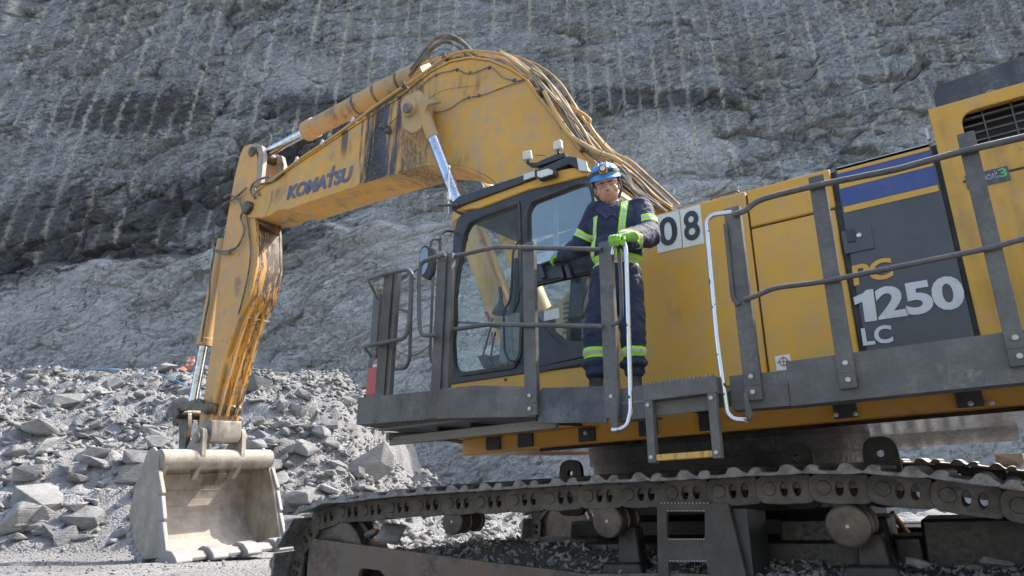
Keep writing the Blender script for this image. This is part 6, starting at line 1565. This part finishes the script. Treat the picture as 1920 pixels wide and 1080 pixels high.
child(MB().lathe(lp_+LD*.028+tilt @ Vector((0, 0, .008)), LD, [(0, .021), (.002, .020)], 20), 'lens', 'lamp_glass', helmet)
child(MB().box((.038, -.106, .082), (.060, -.092, .098), Matrix.Translation(HD) @ tilt.to_4x4() @ Matrix.Scale(HS, 4)), 'buckle', 'rubber', helmet, bevel=.002)
# ear liner straps
for sg in (-1, 1): child(MB().tube(curve([hp(sg*.083, .0, .045), hp(sg*.088, .01, .0), hp(sg*.083, .012, -.045), hp(sg*.06, -.005, -.085)], 4), .012, 8), 'helmet_liner', 'rubber', helmet)
# safety glasses -------------------------------------------------------------------------
gl_ = MB()
for sg in (-1, 1):
    lp2 = [(sg*(.030+.031*math.cos(t)), -.003+.020*math.sin(t)) for t in [i*math.pi/9 for i in range(18)]]
    f0 = [hp(a, -.094+.40*max(0, abs(a)-.02), b) for a, b in lp2]; f1 = [v+tilt @ Vector((0, .0015, 0)) for v in f0]
    gl_.add(f0+f1, [tuple(range(18)), tuple(reversed(range(18, 36)))]+[(i, (i+1) % 18, (i+1) % 18+18, i+18) for i in range(18)])
glasses = child(gl_, 'safety_glasses', 'clear_lens', smooth=20)
fr_ = MB()
for sg in (-1, 1):
    fr_.tube([hp(sg*a, -.0955+.40*max(0, a-.02), .017-.10*max(0, a-.03)) for a in (.004, .02, .04, .058)] + [hp(sg*.080, -.05, .008), hp(sg*.085, .0, .003)], .0028, 6)
fr_.tube([hp(-.006, -.097, .0), hp(0, -.099, .003), hp(.006, -.097, .0)], .0025, 6)
child(fr_, 'frame', 'rubber', glasses)
# gloves -----------------------------------------------------------------------------------
n = NT('glove'); tc = n.t.nodes.new('ShaderNodeTexCoord'); M['glove'] = n.fin(n.mix(n.mr(n.noise(18, 5, .7, vec=tc.outputs['Object']), .45, .7), (.20, .44, .05), (.10, .19, .06)), .7)
def hand(name, palm, wrist, knuckle_dirs, thumb, pw=.044):
    """palm centre, wrist point, list of finger polylines, thumb polyline; gloved hand as one surface"""
    bm = bmesh.new(); capsule(bm, wrist, palm, .031, .030); 
    for pl in knuckle_dirs:
        capsule(bm, palm.lerp(pl[0], .25), pl[0], .019, .0125, 10)
        for a, b in zip(pl[:-1], pl[1:]): capsule(bm, a, b, .0118, .0108, 10)
    for a, b in zip(thumb[:-1], thumb[1:]): capsule(bm, a, b, .0135, .012, 10)
    capsule(bm, wrist, wrist+(wrist-palm).normalized()*.045, .032, .037)
    o = remesh(bm, name, [M['glove']], .0035, 1, MAN); return o
# right-of-picture hand: comes from the right, fingers drape over the chrome bend and curl down towards the camera
pk = PL(1161, 447, 3.985); wr = PL(1176, 445, 4.02)
RMm = Matrix.Rotation(-ROT, 3, 'Z')
fing = []
for i, (dx, l) in enumerate(((-.044, .92), (-.022, 1.04), (.0, 1.0), (.022, .80))):
    k0 = pk+Vector((dx*.9-.012, -.020, .006+.004*(i in (1, 2)))); fing.append([k0, k0+Vector((-.010, -.026*l, -.016*l)), k0+Vector((-.010, -.027*l, -.046*l)), k0+Vector((-.004, -.012, -.070*l))])
hand('glove', pk+Vector((.012, .004, .004)), wr, fing, [pk+Vector((.03, -.02, -.005)), pk+Vector((.030, -.036, -.030)), pk+Vector((.018, -.034, -.058))])
pk = PL(1047, 482, CY-.09); wr = PL(1062, 480, CY-.14); fing = []
for i, (dz, l) in enumerate(((.022, .92), (.008, 1.04), (-.008, 1.0), (-.022, .8))):
    k0 = pk+Vector((-.022, .004, dz*.6+.004)); fing.append([k0, k0+Vector((-.030*l, .006, -.012+dz*.3)), k0+Vector((-.042*l, .020, -.030+dz*.3)), k0+Vector((-.030*l, .030, -.046+dz*.3))])
hand('glove', pk+Vector((.006, 0, .002)), wr, fing, [pk+Vector((-.002, -.022, .0)), pk+Vector((-.024, -.030, -.014)), pk+Vector((-.042, -.022, -.022))])
# wrist gap of skin is part of the body; boots
n = NT('boot_leather'); M['boot'] = n.fin(n.mix(n.mr(n.noise(14, 5), .4, .7), (.02, .02, .022), (.075, .07, .068)), .6)
for an, sg in ((A_L, -1), (A_R, 1)):
    bm = bmesh.new(); g0 = Vector((an.x, an.y+.02, .05)); toe = Vector((an.x+sg*.045, an.y-.15, .045))
    capsule(bm, Vector((an.x, an.y+.01, an.z)), g0, .052, .048); capsule(bm, g0, toe, .046, .044); ell(bm, toe, (.052, .055, .040)); ell(bm, g0+Vector((0, .03, -.005)), (.045, .045, .045))
    for v in bm.verts: v.co.z = max(v.co.z, .002)
    bt = remesh(bm, 'boot', [M['boot']], .006, 2, MAN)
    so = MB(); so.prism(roundpoly([(toe.x-.055, 0), (toe.x+.055, 0)], 0) if False else [(g0.x-.048, 0), (g0.x+.048, 0), (g0.x+.048, .018), (g0.x-.048, .018)], toe.y-.05, g0.y+.08); child(so, 'sole', 'rubber', bt, bevel=.006)
# pen in the chest pocket
pn = MB().cyl(PR(1146, 417, -.125), PR(1148, 408, -.13), .004); child(pn, 'pen', 'blue_stripe')
